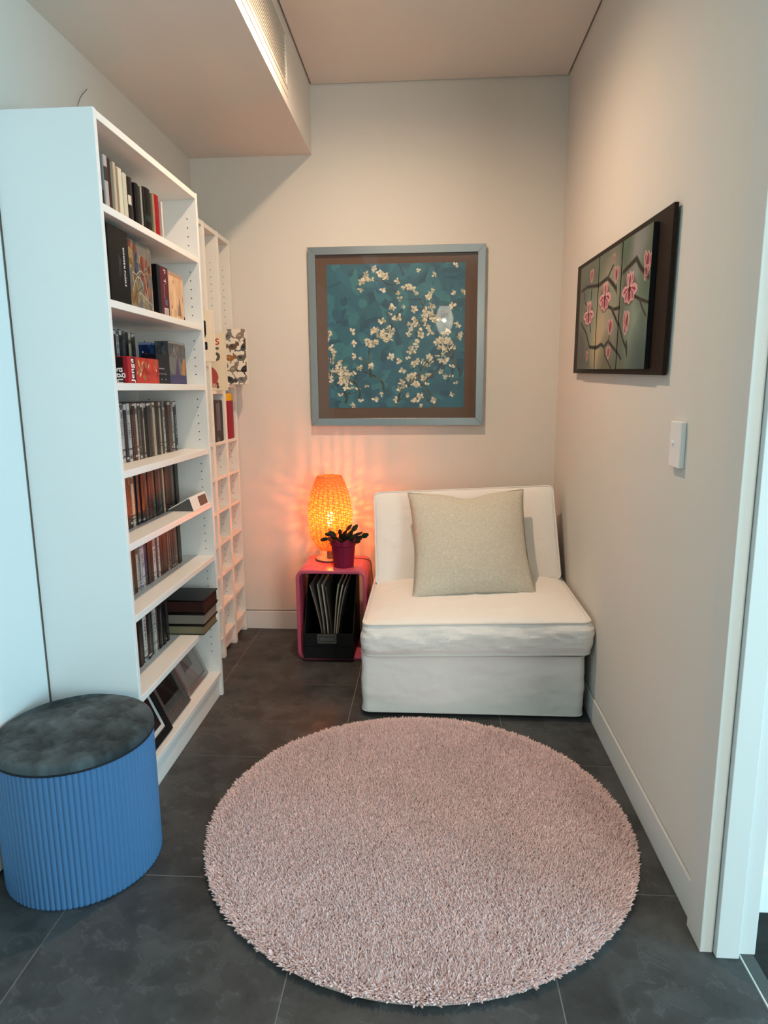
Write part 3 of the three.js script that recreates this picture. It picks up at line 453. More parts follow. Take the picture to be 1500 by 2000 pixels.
// ---------------------------------------------------------------- flower panels on the right wall
{
  const t = thing('flower_triptych', 'three pink magnolia panels mounted on a long dark brown board', 'picture', [-0.0068, 1.553, 1.018]);
  t.rotation.x = 0.0285;
  const bm = std(lin(0.02, 0.0115, 0.008), 0.5, { specularIntensity: 0.25 });
  obj('board', rbox(-0.012, 0, -0.218, 0.218, -0.57, 0.556, 0.0012), bm, t);
  const tex = canvasTex(1536, 720, (g, w, h) => {
    g.fillStyle = '#5e665a'; g.fillRect(0, 0, w, h);
    const soft = (x, y, r, c, n = 26) => { for (let k = n; k > 0; k--) { g.globalAlpha = 0.055; g.fillStyle = c; g.beginPath(); g.ellipse(x * w, y * h, r * h * k / n, r * h * 1.15 * k / n, 0.3, 0, 7); g.fill(); } g.globalAlpha = 1; };   // airbrushed paint clouds of the artwork
    for (const [x, y, r, c] of [[0.45, 0.6, 0.5, '#b0aa8c'], [0.36, 0.75, 0.3, '#b0a888'], [0.9, 0.6, 0.42, '#98a496'], [0.84, 0.12, 0.3, '#8c9a8c'], [0.2, 0.5, 0.34, '#868c78'], [0.55, 0.35, 0.34, '#949a80'], [0.98, 0.4, 0.3, '#48564c'], [0.95, 0.95, 0.34, '#3e4c44'], [0.05, 0.95, 0.4, '#504c42'], [0.1, 0.1, 0.3, '#5e6456'], [0.72, 0.05, 0.2, '#465246'], [0.5, 0.98, 0.3, '#5c5c4e']]) soft(x, y, r, c);
    const B = [[[0.028, 0.23], [0.132, 0.212], [0.341, 0.248], [0.477, 0.225], [0.561, 0.296], [0.615, 0.351]], [[0.477, 0.225], [0.558, 0.135]], [[0.687, 0.242], [0.84, 0.19], [0.896, 0.271], [0.986, 0.364]], [[0.844, 0.46], [0.916, 0.5], [1.001, 0.536]], [[0.907, 0.505], [0.941, 0.568], [0.982, 0.625]], [[0.471, 0.451], [0.593, 0.509], [0.665, 0.509]], [[0.568, 0.503], [0.678, 0.655], [0.734, 0.773], [0.785, 0.845]], [[0.05, 0.545], [0.157, 0.651], [0.236, 0.791], [0.347, 0.806], [0.432, 0.782], [0.477, 0.809], [0.539, 0.763], [0.661, 0.857], [0.725, 0.923]], [[0.477, 0.809], [0.497, 0.884], [0.599, 0.992]], [[0.084, 0.25], [0.111, 0.356], [0.149, 0.397]], [[0.051, 0.658], [0.117, 0.783], [0.107, 0.867]], [[0.539, 0.763], [0.56, 0.697]]];
    const wd = [20, 12, 23, 14, 11, 15, 17, 17, 12, 12, 9, 11];
    B.forEach((L, i) => { g.lineCap = g.lineJoin = 'round'; for (const [dw, c] of [[1.7, '#5e6055'], [1, '#2b241f']]) { g.strokeStyle = c; g.lineWidth = wd[i] * dw; g.beginPath(); L.forEach(([x, y], k) => k ? g.lineTo(x * w, y * h) : g.moveTo(x * w, y * h)); g.stroke(); } });
    const leaf = (x, y, a, s) => { g.save(); g.translate(x * w, y * h); g.rotate(a); g.fillStyle = '#2c3428'; g.beginPath(); g.ellipse(0, 0, s * 0.34, s, 0, 0, 7); g.fill(); g.restore(); };
    leaf(0.222, 0.3, 0.1, 44); leaf(0.614, 0.35, -0.3, 34); leaf(0.785, 0.84, -0.3, 52); leaf(0.235, 0.62, -0.5, 34);
    const petal = (a, L, wd2, c1, c2) => { g.save(); g.rotate(a); g.fillStyle = c1; g.beginPath(); g.moveTo(0, 0); g.quadraticCurveTo(-wd2, -L * 0.6, 0, -L); g.quadraticCurveTo(wd2, -L * 0.6, 0, 0); g.fill(); g.strokeStyle = '#d8b2ae'; g.lineWidth = 5; g.stroke(); g.fillStyle = c2; g.beginPath(); g.moveTo(0, 0); g.quadraticCurveTo(-wd2 * 0.42, -L * 0.5, 0, -L * 0.8); g.quadraticCurveTo(wd2 * 0.42, -L * 0.5, 0, 0); g.fill(); g.strokeStyle = '#4a1a28'; g.lineWidth = 4; g.beginPath(); g.moveTo(0, 0); g.lineTo(0, -L * 0.45); g.stroke(); g.restore(); };
    const flower = (x, y, sx, sy) => { g.save(); g.translate(x * w, y * h); g.scale(sx * w / 100, sy * h / 100); g.fillStyle = '#5a3a3c'; g.beginPath(); g.ellipse(0, 8, 84, 90, 0, 0, 7); g.globalAlpha = 0.45; g.fill(); g.globalAlpha = 1; for (const a of [-0.34, 0.34, 0]) petal(a, 100, 34, '#b87c80', a ? '#803448' : '#6a2036'); for (const a of [-1.75, 1.75]) petal(a, 92, 62, '#c88e92', '#923c52'); for (const a of [-2.5, 2.5, 3.14]) petal(a, 84, 56, '#b06c76', '#7a2840'); g.fillStyle = '#4c1622'; g.beginPath(); g.ellipse(0, 2, 15, 20, 0, 0, 7); g.fill(); g.restore(); };
    const bud = (x, y, sx, sy, r = 0) => { g.save(); g.translate(x * w, y * h); g.rotate(r); g.scale(sx * w / 100, sy * h / 100); g.translate(0, 70); for (const a of [-0.26, 0.26, 0]) petal(a, 150, 46, a ? '#a86a70' : '#8c444f', '#742a3c'); g.restore(); };
    flower(0.778, 0.392, 0.102, 0.13); flower(0.448, 0.38, 0.1, 0.135); flower(0.188, 0.478, 0.102, 0.122);
    bud(0.757, 0.652, 0.075, 0.13, 0.15); bud(0.77, 0.62, 0.055, 0.1, -2.8); bud(0.962, 0.258, 0.085, 0.1, 0.25); bud(0.955, 0.31, 0.06, 0.06, 2.4);
    bud(0.216, 0.137, 0.06, 0.085); bud(0.555, 0.098, 0.032, 0.06, 0.1); bud(0.605, 0.238, 0.065, 0.09, 0.1); bud(0.556, 0.653, 0.07, 0.09); bud(0.549, 0.866, 0.06, 0.075); bud(0.194, 0.879, 0.045, 0.07, 0.1);
  });
  const pm = phys(0xffffff, 0.45, { map: tex, specularIntensity: 0.3 }), em = std(lin(0.006, 0.006, 0.006), 0.5), z0 = -0.435, pw = 0.881 / 3;
  for (let i = 0; i < 3; i++) {
    const a = z0 + i * pw + (i ? 0.0045 : 0), b = z0 + (i + 1) * pw - (i < 2 ? 0.0045 : 0);
    const c = obj('canvas_panel', rbox(-0.0265, -0.0121, -0.201, 0.193, a, b, 0.0012), em, t);
    const g = panelXn(b - a, 0.394, -0.0267, -0.004, (a + b) / 2), uv = g.attributes.uv; for (let k = 0; k < uv.count; k++) uv.setX(k, (i + uv.getX(k)) / 3);
    obj('painting', g, pm, c);
  }
}
// light switch
{
  const t = thing('light_switch', 'white wall switch plate with one small round button', 'switch', [-0.0002, 1.142, 1.684]);
  obj('plate', rbox(-0.014, 0, -0.059, 0.059, -0.038, 0.038, 0.003, 2), whiteM, t);
  const c = new THREE.CylinderGeometry(0.0055, 0.006, 0.004, 20); c.rotateZ(Math.PI / 2); c.translate(-0.016, 0.003, -0.012);
  obj('button', c, phys(lin(0.86, 0.86, 0.85), 0.3), t);
}
// thin dry twig of wire on top of the bookcase
{
  const c = new THREE.CatmullRomCurve3([[-1.79, 2.0185, 1.2], [-1.795, 2.09, 1.16], [-1.803, 2.2, 1.12], [-1.808, 2.25, 1.085], [-1.808, 2.3, 1.03]].map((p) => new THREE.Vector3(...p)));
  tag(obj('loose_wire', new THREE.TubeGeometry(c, 30, 0.0011, 6), std(lin(0.18, 0.13, 0.10), 0.8)), 'thin brown wire sticking up on top of the tall bookcase', 'wire');
}

// ---------------------------------------------------------------- slipcovered one seat sofa
const linenBump = dataTex(512, (u, v) => 0.5 + 0.25 * Math.sin(u * 512 * Math.PI) * 0.6 + 0.25 * Math.sin(v * 512 * Math.PI) * 0.6 + 0.5 * (fbm(u, v, 4, 5) - 0.5));
linenBump.repeat.set(6, 6);
const sofaM = phys(lin(0.84, 0.82, 0.79), 0.95, { bumpMap: linenBump, bumpScale: 0.0007, sheen: 0.25, sheenRoughness: 0.6 });
// smooth wrinkle field in metres
const wr = (x, y, s, k) => fbm(x * s + k * 0.37, y * s + k * 0.73, 0, 3) - 0.5;
const cr = (x, y, s, k) => Math.max(0, 1 - Math.abs(fbm(x * s + k * 0.37, y * s + k * 0.73, 0, 2) - 0.5) * 15);      // thin creases
function cushionGeo(w, h, d, r, crownT, crownB, k, wrk = 1, sideBulge = 0.006) {
  const g0 = new THREE.BoxGeometry(w, h, d, 120, 26, 70), p = g0.attributes.position, n = g0.attributes.normal;
  const hw = w / 2, hd = d / 2, hh = h / 2;
  for (let i = 0; i < p.count; i++) {
    let x = p.getX(i), y = p.getY(i), z = p.getZ(i); const ny = n.getY(i);
    const u = x / hw, v = z / hd, t = y / hh;
    const ix = Math.max(0, Math.abs(x) - (hw - r)), iz = Math.max(0, Math.abs(z) - (hd - r));
    if (ix > 0 && iz > 0) { const L = Math.hypot(ix, iz), m = Math.max(ix, iz) / L; x = Math.sign(x) * (hw - r + ix * m); z = Math.sign(z) * (hd - r + iz * m); }
    if (Math.abs(ny) > 0.5) { const e = (1 - Math.pow(Math.abs(u), 3.2)) * (1 - Math.pow(Math.abs(v), 3.2)); y += Math.sign(ny) * (ny > 0 ? crownT : crownB) * Math.pow(Math.max(0, e), 0.55) + wrk * (0.012 * e * wr(x, z, 0.9, k) + 0.006 * Math.sqrt(Math.max(0, e)) * wr(x * 1.3 + z * 0.4, z * 2.2, 1.4, k + 2) + 0.0035 * Math.sqrt(Math.max(0, e)) * cr(x * 1.1 + z * 0.5, z * 1.4 - x * 0.4, 1.3, k + 17)); }
    else { let nx = 0, nz = 0; if (ix > 0 && iz > 0) { const L = Math.hypot(ix, iz); nx = Math.sign(x) * ix / L; nz = Math.sign(z) * iz / L; } else if (Math.abs(n.getX(i)) > 0.5) nx = Math.sign(x); else nz = Math.sign(z); const b = (1 - t * t) * sideBulge * (1 + 1.6 * wr(x + z, y, 1.4, k + 3)) + wrk * (1 - t * t) * (0.016 * wr(x * 0.8 + y * 1.4 + z * 0.8, y * 1.6 - x * 0.5, 1.9, k + 7) + 0.007 * wr((x + z) * 0.35, y * 2.6, 1.5, k + 13) + 0.0034 * cr(x * 0.9 + y * 1.5 + z * 0.9, y * 1.2 - x * 0.3, 1.5, k + 9) + 0.0024 * cr((x + z) * 0.3, y * 2.2, 1.7, k + 21)); x += nx * b; z += nz * b; }
    y += 0.004 * wr(x, z, 0.6, k + 5);
    p.setXYZ(i, x, y, z);
  }
  let g = metricUV(g0); g.deleteAttribute('normal'); g = toCreasedNormals(g, 0.9); return g;
}
function pipingGeo(w, h, d, r, k, y, rad = 0.0042) {
  const pts = [], hw = w / 2, hd = d / 2;
  const push = (x, z) => pts.push(new THREE.Vector3(x, y + 0.004 * wr(x, z, 0.6, k + 5), z));
  for (let i = 0; i <= 20; i++) push(-hw + r + (w - 2 * r) * i / 20, hd);
  const arc = (cx, cz, a0) => { for (let i = 1; i < 6; i++) { const a = a0 - i / 6 * Math.PI / 2; push(cx + r * Math.cos(a), cz + r * Math.sin(a)); } };
  arc(hw - r, hd - r, Math.PI / 2); for (let i = 0; i <= 12; i++) push(hw, hd - r - (d - 2 * r) * i / 12);
  arc(hw - r, -hd + r, 0); for (let i = 0; i <= 20; i++) push(hw - r - (w - 2 * r) * i / 20, -hd);
  arc(-hw + r, -hd + r, -Math.PI / 2); for (let i = 0; i <= 12; i++) push(-hw, -hd + r + (d - 2 * r) * i / 12);
  arc(-hw + r, hd - r, Math.PI);
  return new THREE.TubeGeometry(new THREE.CatmullRomCurve3(pts, true, 'centripetal'), 200, rad, 6, true);
}
{
  const s = thing('slipcover_sofa', 'low off-white slipcovered one seat sofa in the wall corner', 'sofa', [-0.47, 0, 0.5]);
  // base
  const bw = 0.878, bh = 0.246, bd = 0.915;
  const base = obj('sofa_base', cushionGeo(bw, bh, bd, 0.03, 0.004, 0.0, 11, 0.75, 0.002), sofaM, s); base.position.set(0, 0.012 + bh / 2, 0.0);
  obj('piping', pipingGeo(bw + 0.002, bh, bd + 0.002, 0.03, 11, bh / 2, 0.003), sofaM, base); obj('piping', pipingGeo(bw + 0.002, bh, bd + 0.002, 0.03, 11, -bh / 2, 0.003), sofaM, base);
  const foot = new THREE.CylinderGeometry(0.02, 0.018, 0.013, 16); foot.translate(0, 0.0065, 0);
  for (const [x, z] of [[-0.38, 0.38], [0.38, 0.38], [-0.38, -0.38], [0.38, -0.38]]) obj('foot', foot, blackM, s).position.set(x, 0, z);
  obj('back_frame', cushionGeo(0.86, 0.34, 0.12, 0.03, 0.002, 0, 5, 0.3, 0.002), sofaM, s).position.set(0, 0.262 + 0.17, -0.395);
  // seat cushion
  const cw = 0.876, ch = 0.128, cd = 0.90;
  const seat = obj('seat_cushion', cushionGeo(cw, ch, cd, 0.035, 0.04, 0.0, 2, 1.2, 0.012), sofaM, s); seat.position.set(0.012, 0.268 + ch / 2, 0.03); seat.rotation.z = 0.024;
  obj('piping', pipingGeo(cw + 0.004, ch, cd + 0.004, 0.035, 2, ch / 2), sofaM, seat); obj('piping', pipingGeo(cw + 0.004, ch, cd + 0.004, 0.035, 2, -ch / 2), sofaM, seat);
  // back cushion, lying against the back frame and the wall (its thickness is its own y)
  const kw = 0.845, kt = 0.15, kh = 0.44;
  const back = obj('back_cushion', cushionGeo(kw, kt, kh, 0.02, 0.03, 0.012, 9, 0.9, 0.006), sofaM, s);
  back.position.set(0.0, 0.582, -0.205); back.rotation.set(Math.PI / 2 - 0.42, 0, 0); back.rotateY(0.044);
  obj('piping', pipingGeo(kw + 0.004, kt, kh + 0.004, 0.02, 9, kt / 2), sofaM, back); obj('piping', pipingGeo(kw + 0.004, kt, kh + 0.004, 0.02, 9, -kt / 2), sofaM, back);
}
// throw pillow
{
  const N = 48, mk = (sg) => { const g = new THREE.PlaneGeometry(2, 2, N, N), p = g.attributes.position; for (let i = 0; i < p.count; i++) { let u = p.getX(i), v = p.getY(i); const e = Math.pow(Math.max(0, (1 - u * u) * (1 - v * v)), 0.42); const inx = 1 - 0.075 * (1 - v * v) * u * u, iny = 1 - 0.07 * (1 - u * u) * v * v; let x = u * inx * 0.262, y = v * iny * 0.257; const chop = Math.exp(-((u - 0.02) ** 2) / 0.10) * Math.max(0, v) ** 2.2; y -= 0.028 * chop; let z = sg * (0.088 * e * (1 - 0.30 * chop) + 0.014 * e * wr(x * 1.2, y, 2.2, sg + 4) + 0.014 * (1 - e) * wr(x, y, 3.2, 2)); p.setXYZ(i, x, y, z); } if (sg < 0) { const ix = g.index.array; for (let i = 0; i < ix.length; i += 3) { const t = ix[i]; ix[i] = ix[i + 1]; ix[i + 1] = t; } } return g; };
  const weave = dataTex(256, (u, v) => Math.min(1, Math.max(0, 0.5 + 0.9 * (nG[5](u, v) - 0.5) + 0.5 * (nG[4](u, v) - 0.5))), false, 1); weave.repeat.set(7, 7);
  const tone = dataTex(256, (u, v) => { const s = 0.80 + 0.13 * (nG[5](u, v) - 0.5) + 0.05 * (nG[4](v, u) - 0.5); return [s * 1.0, s * 0.975, s * 0.905]; }, true); tone.repeat.set(5, 5);
  const pm = phys(0xffffff, 0.95, { map: tone, bumpMap: weave, bumpScale: 0.0012, sheen: 0.2 });
  let g = mergeGeometries([mk(1), mk(-1)].map(plainGeo)); g = metricUV(g); g.deleteAttribute('normal'); g = toCreasedNormals(g, 1.0);
  const t = thing('throw_pillow', 'square oatmeal woven throw pillow leaning on the sofa back', 'pillow', [-0.462, 0.622, 0.572]);
  obj('pillow_cover', g, pm, t);
  const c = []; for (let i = 0; i < 120; i++) { const s = Math.floor(i / 30), f = (i % 30) / 30 * 2 - 1; const [u, v] = s === 0 ? [f, -1] : s === 1 ? [1, f] : s === 2 ? [-f, 1] : [-1, -f]; const inx = 1 - 0.075 * (1 - v * v) * u * u, iny = 1 - 0.07 * (1 - u * u) * v * v; const chop = Math.exp(-((u - 0.02) ** 2) / 0.10) * Math.max(0, v) ** 2.2; const x = u * inx * 0.262, y = v * iny * 0.257 - 0.028 * chop; c.push(new THREE.Vector3(x, y, 0.014 * wr(x, y, 3.2, 2))); }
  obj('seam', new THREE.TubeGeometry(new THREE.CatmullRomCurve3(c, true), 240, 0.0028, 5, true), pm, t);
  t.rotation.set(-0.64, 0.02, 0.052);
}

// ---------------------------------------------------------------- pink open cube side table
const CX = -1.104, CZ = 0.27;
{
  const t = thing('cube_table', 'pink lacquered open cube side table with rounded corners', 'side table', [CX, 0, CZ]);
  const rrect = (P, w, h, r, y0) => { const x = -w / 2; P.moveTo(x + r, y0); P.lineTo(x + w - r, y0); P.absarc(x + w - r, y0 + r, r, -Math.PI / 2, 0); P.lineTo(x + w, y0 + h - r); P.absarc(x + w - r, y0 + h - r, r, 0, Math.PI / 2); P.lineTo(x + r, y0 + h); P.absarc(x + r, y0 + h - r, r, Math.PI / 2, Math.PI); P.lineTo(x, y0 + r); P.absarc(x + r, y0 + r, r, Math.PI, Math.PI * 1.5); };
  const s = new THREE.Shape(); rrect(s, 0.338, 0.447, 0.042, 0.001); const q = new THREE.Path(); rrect(q, 0.304, 0.413, 0.026, 0.018); s.holes.push(q);
  const g = new THREE.ExtrudeGeometry(s, { depth: 0.296, bevelEnabled: true, bevelSize: 0.0015, bevelOffset: -0.0015, bevelThickness: 0.0015, bevelSegments: 2, curveSegments: 12 }); g.translate(0, 0, -0.148);
  obj('shell', toCreasedNormals(g, 0.5), phys(lin(0.50, 0.085, 0.15), 0.33, { clearcoat: 0.3, clearcoatRoughness: 0.25 }), t);
}
// black magazine file standing in the cube, and its magazines
{
  const z0 = 0.135, z1 = 0.452, x0 = -1.238, x1 = -0.998, y0 = 0.0188, t = thing('magazine_file', 'black magazine file with a grey label plate inside the pink cube', 'magazine file', [0, 0, 0]);
  const fm = std(lin(0.011, 0.012, 0.013), 0.55, { specularIntensity: 0.25 });
  const side = () => { const s = new THREE.Shape(); s.moveTo(z0, 0); s.lineTo(z1, 0); s.lineTo(z1, 0.126); s.lineTo(z1 - 0.02, 0.126); s.lineTo(z0 + 0.13, 0.375); s.lineTo(z0, 0.375); s.closePath(); const g = new THREE.ExtrudeGeometry(s, { depth: 0.004, bevelEnabled: false }); g.rotateY(-Math.PI / 2); return g; };
  obj('side_wall', side().translate(x0 + 0.004, y0, 0), fm, t); obj('side_wall', side().translate(x1, y0, 0), fm, t);
  obj('back_wall', box(x0 + 0.0041, x1 - 0.0041, y0, y0 + 0.375, z0, z0 + 0.004), fm, t); obj('bottom', box(x0 + 0.0041, x1 - 0.0041, y0, y0 + 0.004, z0 + 0.0041, z1 - 0.006), fm, t);
  obj('front_wall', [rbox(x0 + 0.0041, x1 - 0.0041, y0, y0 + 0.061, z1 - 0.006, z1 - 0.0005, 0.001), rbox(x0 + 0.0041, x1 - 0.0041, y0 + 0.063, y0 + 0.126, z1 - 0.006, z1 + 0.0005, 0.001)], fm, t);
  obj('label_plate', [rbox(-1.17, -1.078, y0 + 0.078, y0 + 0.124, z1 + 0.0006, z1 + 0.0026, 0.0008)], std(lin(0.10, 0.10, 0.098), 0.5), t);
  obj('label_frame', [rbox(-1.163, -1.085, y0 + 0.112, y0 + 0.116, z1 + 0.0027, z1 + 0.004, 0.0004), rbox(-1.163, -1.085, y0 + 0.088, y0 + 0.092, z1 + 0.0027, z1 + 0.004, 0.0004), rbox(-1.163, -1.159, y0 + 0.092, y0 + 0.112, z1 + 0.0027, z1 + 0.004, 0.0004), rbox(-1.089, -1.085, y0 + 0.092, y0 + 0.112, z1 + 0.0027, z1 + 0.004, 0.0004)], std(lin(0.05, 0.05, 0.05), 0.5), t);
  // magazines: bent sheets standing on edge, fanned out to a V
  const mags = [[-0.052, -0.088, 0.345, '#6c6a66', 'grey magazine bent outwards at the pink cube side wall of the file'], [-0.04, -0.052, 0.352, '#8c8a84', 'pale grey magazine bowed next to the bent grey one'], [-0.012, -0.03, 0.35, '#a8a49a', 'cream magazine standing in the middle of the black file'], [0.012, -0.012, 0.34, '#4a4844', 'dark magazine between the two cream magazines in the file'], [0.024, 0.05, 0.352, '#9c9a86', 'yellowish cream magazine leaning towards the sofa'], [0.036, 0.07, 0.35, '#b0aca0', 'off-white magazine leaning beside the yellowish one'], [0.045, 0.085, 0.342, '#716f6a', 'slate grey magazine leaning closest to the sofa']];
  mags.forEach(([b, tp, h, c, l]) => {
    const g = new THREE.BoxGeometry(0.0042, h, 0.22, 1, 14, 3), p = g.attributes.position; 
    for (let i = 0; i < p.count; i++) { const v = Math.max(0, p.getY(i) / h + 0.5); p.setX(i, p.getX(i) * (1 + 0.4 * v) + b * 0.65 + (tp - b * 0.65) * Math.pow(v, 1.7) + 0.0025 * Math.sin(v * 5)); p.setY(i, p.getY(i) + h / 2); }
    g.computeVertexNormals(); const m = tag(obj('magazine', g, std(c, 0.6)), l, 'magazine', 'magazines in the black file'); m.position.set(-1.118, y0 + 0.0045, 0.29);
  });
}

// ---------------------------------------------------------------- woven lamp
const LX = -1.133, LZ = 0.2, LY = 0.4485;
{
  const t = thing('table_lamp', 'glowing orange woven bamboo table lamp on the pink cube', 'lamp', [LX, LY, LZ]);
  const disc = new THREE.LatheGeometry([[0, 0], [0.078, 0], [0.0795, 0.0012], [0.0795, 0.005], [0.078, 0.0065], [0, 0.0065]].map((p) => new THREE.Vector2(...p)), 56);
  obj('base', toCreasedNormals(disc, 0.5), std(lin(0.10, 0.085, 0.075), 0.35, { metalness: 0.7 }), t);
  obj('base_top', new THREE.CylinderGeometry(0.075, 0.075, 0.001, 48).translate(0, 0.0071, 0), std(lin(0.62, 0.56, 0.5), 0.3, { metalness: 0.4 }), t);
  const hold = new THREE.LatheGeometry([[0, 0.0077], [0.021, 0.0077], [0.021, 0.016], [0.0195, 0.018], [0.0195, 0.040], [0.021, 0.042], [0.021, 0.055], [0.012, 0.06], [0.012, 0.165], [0, 0.165]].map((p) => new THREE.Vector2(...p)), 32);
  obj('lamp_holder', toCreasedNormals(hold, 0.5), std(lin(0.16, 0.16, 0.15), 0.35, { metalness: 0.5 }), t);
  // shade: woven bands; r(v) is the silhouette
  const y0 = 0.054, h = 0.366, K = [[0, 0.048], [0.03, 0.064], [0.1, 0.083], [0.22, 0.1], [0.38, 0.1085], [0.5, 0.11], [0.64, 0.106], [0.78, 0.094], [0.9, 0.077], [1, 0.06]];
  const rad = (v) => { for (let i = 1; i < K.length; i++) if (v <= K[i][0]) { const f = (v - K[i - 1][0]) / (K[i][0] - K[i - 1][0]); return K[i - 1][1] + (K[i][1] - K[i - 1][1]) * f; } return 0.06; };
  const rs = (v) => (rad(Math.max(0, v - 0.03)) + 2 * rad(v) + rad(Math.min(1, v + 0.03))) / 4;
  const pos = [], idx = [];
  const ribbon = (pts, wv) => { const b = pos.length / 3; pts.forEach(([p, d]) => { pos.push(p[0] + d[0] * wv, p[1] + d[1] * wv, p[2] + d[2] * wv, p[0] - d[0] * wv, p[1] - d[1] * wv, p[2] - d[2] * wv); }); for (let i = 0; i < pts.length - 1; i++) { const a = b + i * 2; idx.push(a, a + 1, a + 2, a + 1, a + 3, a + 2); } };
  const M = 30, NVERT = 48;
  for (let j = 0; j <= M; j++) {                     // hoops that weave in and out
    const v = (j + 0.5) / (M + 1), pts = []; for (let i = 0; i <= 180; i++) { const a = i / 180 * Math.PI * 2, R = rs(v) + 0.0016 * Math.sin(a * NVERT / 2 + j * Math.PI), yy = y0 + h * v + 0.0026 * Math.sin(a * NVERT / 4 + j * 2.1); pts.push([[R * Math.cos(a), yy, R * Math.sin(a)], [0, 1, 0]]); }
    ribbon(pts, v > 0.87 || v < 0.05 ? 0.0048 : 0.0031);
  }
  for (let i = 0; i < NVERT; i++) {                  // canes that wind slightly round the body, in pairs
    const pts = [], tw = (i % 2 ? 1 : -1) * 0.22; for (let j = 0; j <= 60; j++) { const v = j / 60, a = i / NVERT * Math.PI * 2 + tw * (v - 0.5) + 0.02 * Math.sin(v * 60 + i), R = rs(v) + 0.0012 * Math.sin(v * 41 * Math.PI + i); pts.push([[R * Math.cos(a), y0 + h * v, R * Math.sin(a)], [-Math.sin(a), 0, Math.cos(a)]]); }
    ribbon(pts, 0.0026);
  }
  const g = new THREE.BufferGeometry(); g.setAttribute('position', new THREE.Float32BufferAttribute(pos, 3)); g.setIndex(idx); g.computeVertexNormals();
  const bam = phys(lin(0.82, 0.33, 0.085), 0.9, { transmission: 0.36, thickness: 0, side: THREE.DoubleSide });
  const sh = obj('lamp_shade', g, bam, t); sh.userData.kind = 'stuff';
  const rim = (y, R) => new THREE.TorusGeometry(R, 0.0026, 6, 60).rotateX(Math.PI / 2).translate(0, y, 0);
  obj('shade_rim', rim(y0 + h, 0.0602), std(lin(0.5, 0.26, 0.1), 0.8), t); obj('shade_rim', rim(y0, 0.0482), std(lin(0.5, 0.26, 0.1), 0.8), t);
  const bulb = new THREE.LatheGeometry([[0, 0.166], [0.012, 0.167], [0.013, 0.18], [0.017, 0.2], [0.0185, 0.215], [0.017, 0.23], [0.011, 0.244], [0, 0.249]].map((p) => new THREE.Vector2(...p)), 24);
  obj('bulb', bulb, std(lin(0.9, 0.6, 0.3), 0.4, { emissive: lin(1, 0.6, 0.16), emissiveIntensity: 6 }), t);
  const pl = new THREE.PointLight(lin(1, 0.22, 0.033), 0.6, 0, 2); pl.position.set(0, 0.213, 0); pl.castShadow = true; pl.shadow.radius = 0.5; t.add(pl);
  const cc = new THREE.CatmullRomCurve3([[0.075, 0.004, -0.02], [0.13, 0.004, 0.0], [0.172, 0.004, 0.012], [0.199, -0.006, 0.015], [0.207, -0.05, 0.02], [0.212, -0.12, 0.02], [0.214, -0.25, 0.0], [0.214, -0.4, -0.05], [0.2, -0.4455, -0.11]].map((p) => new THREE.Vector3(...p)));
  obj('cable', new THREE.TubeGeometry(cc, 60, 0.0022, 6), std(lin(0.06, 0.03, 0.03), 0.5), t);
}
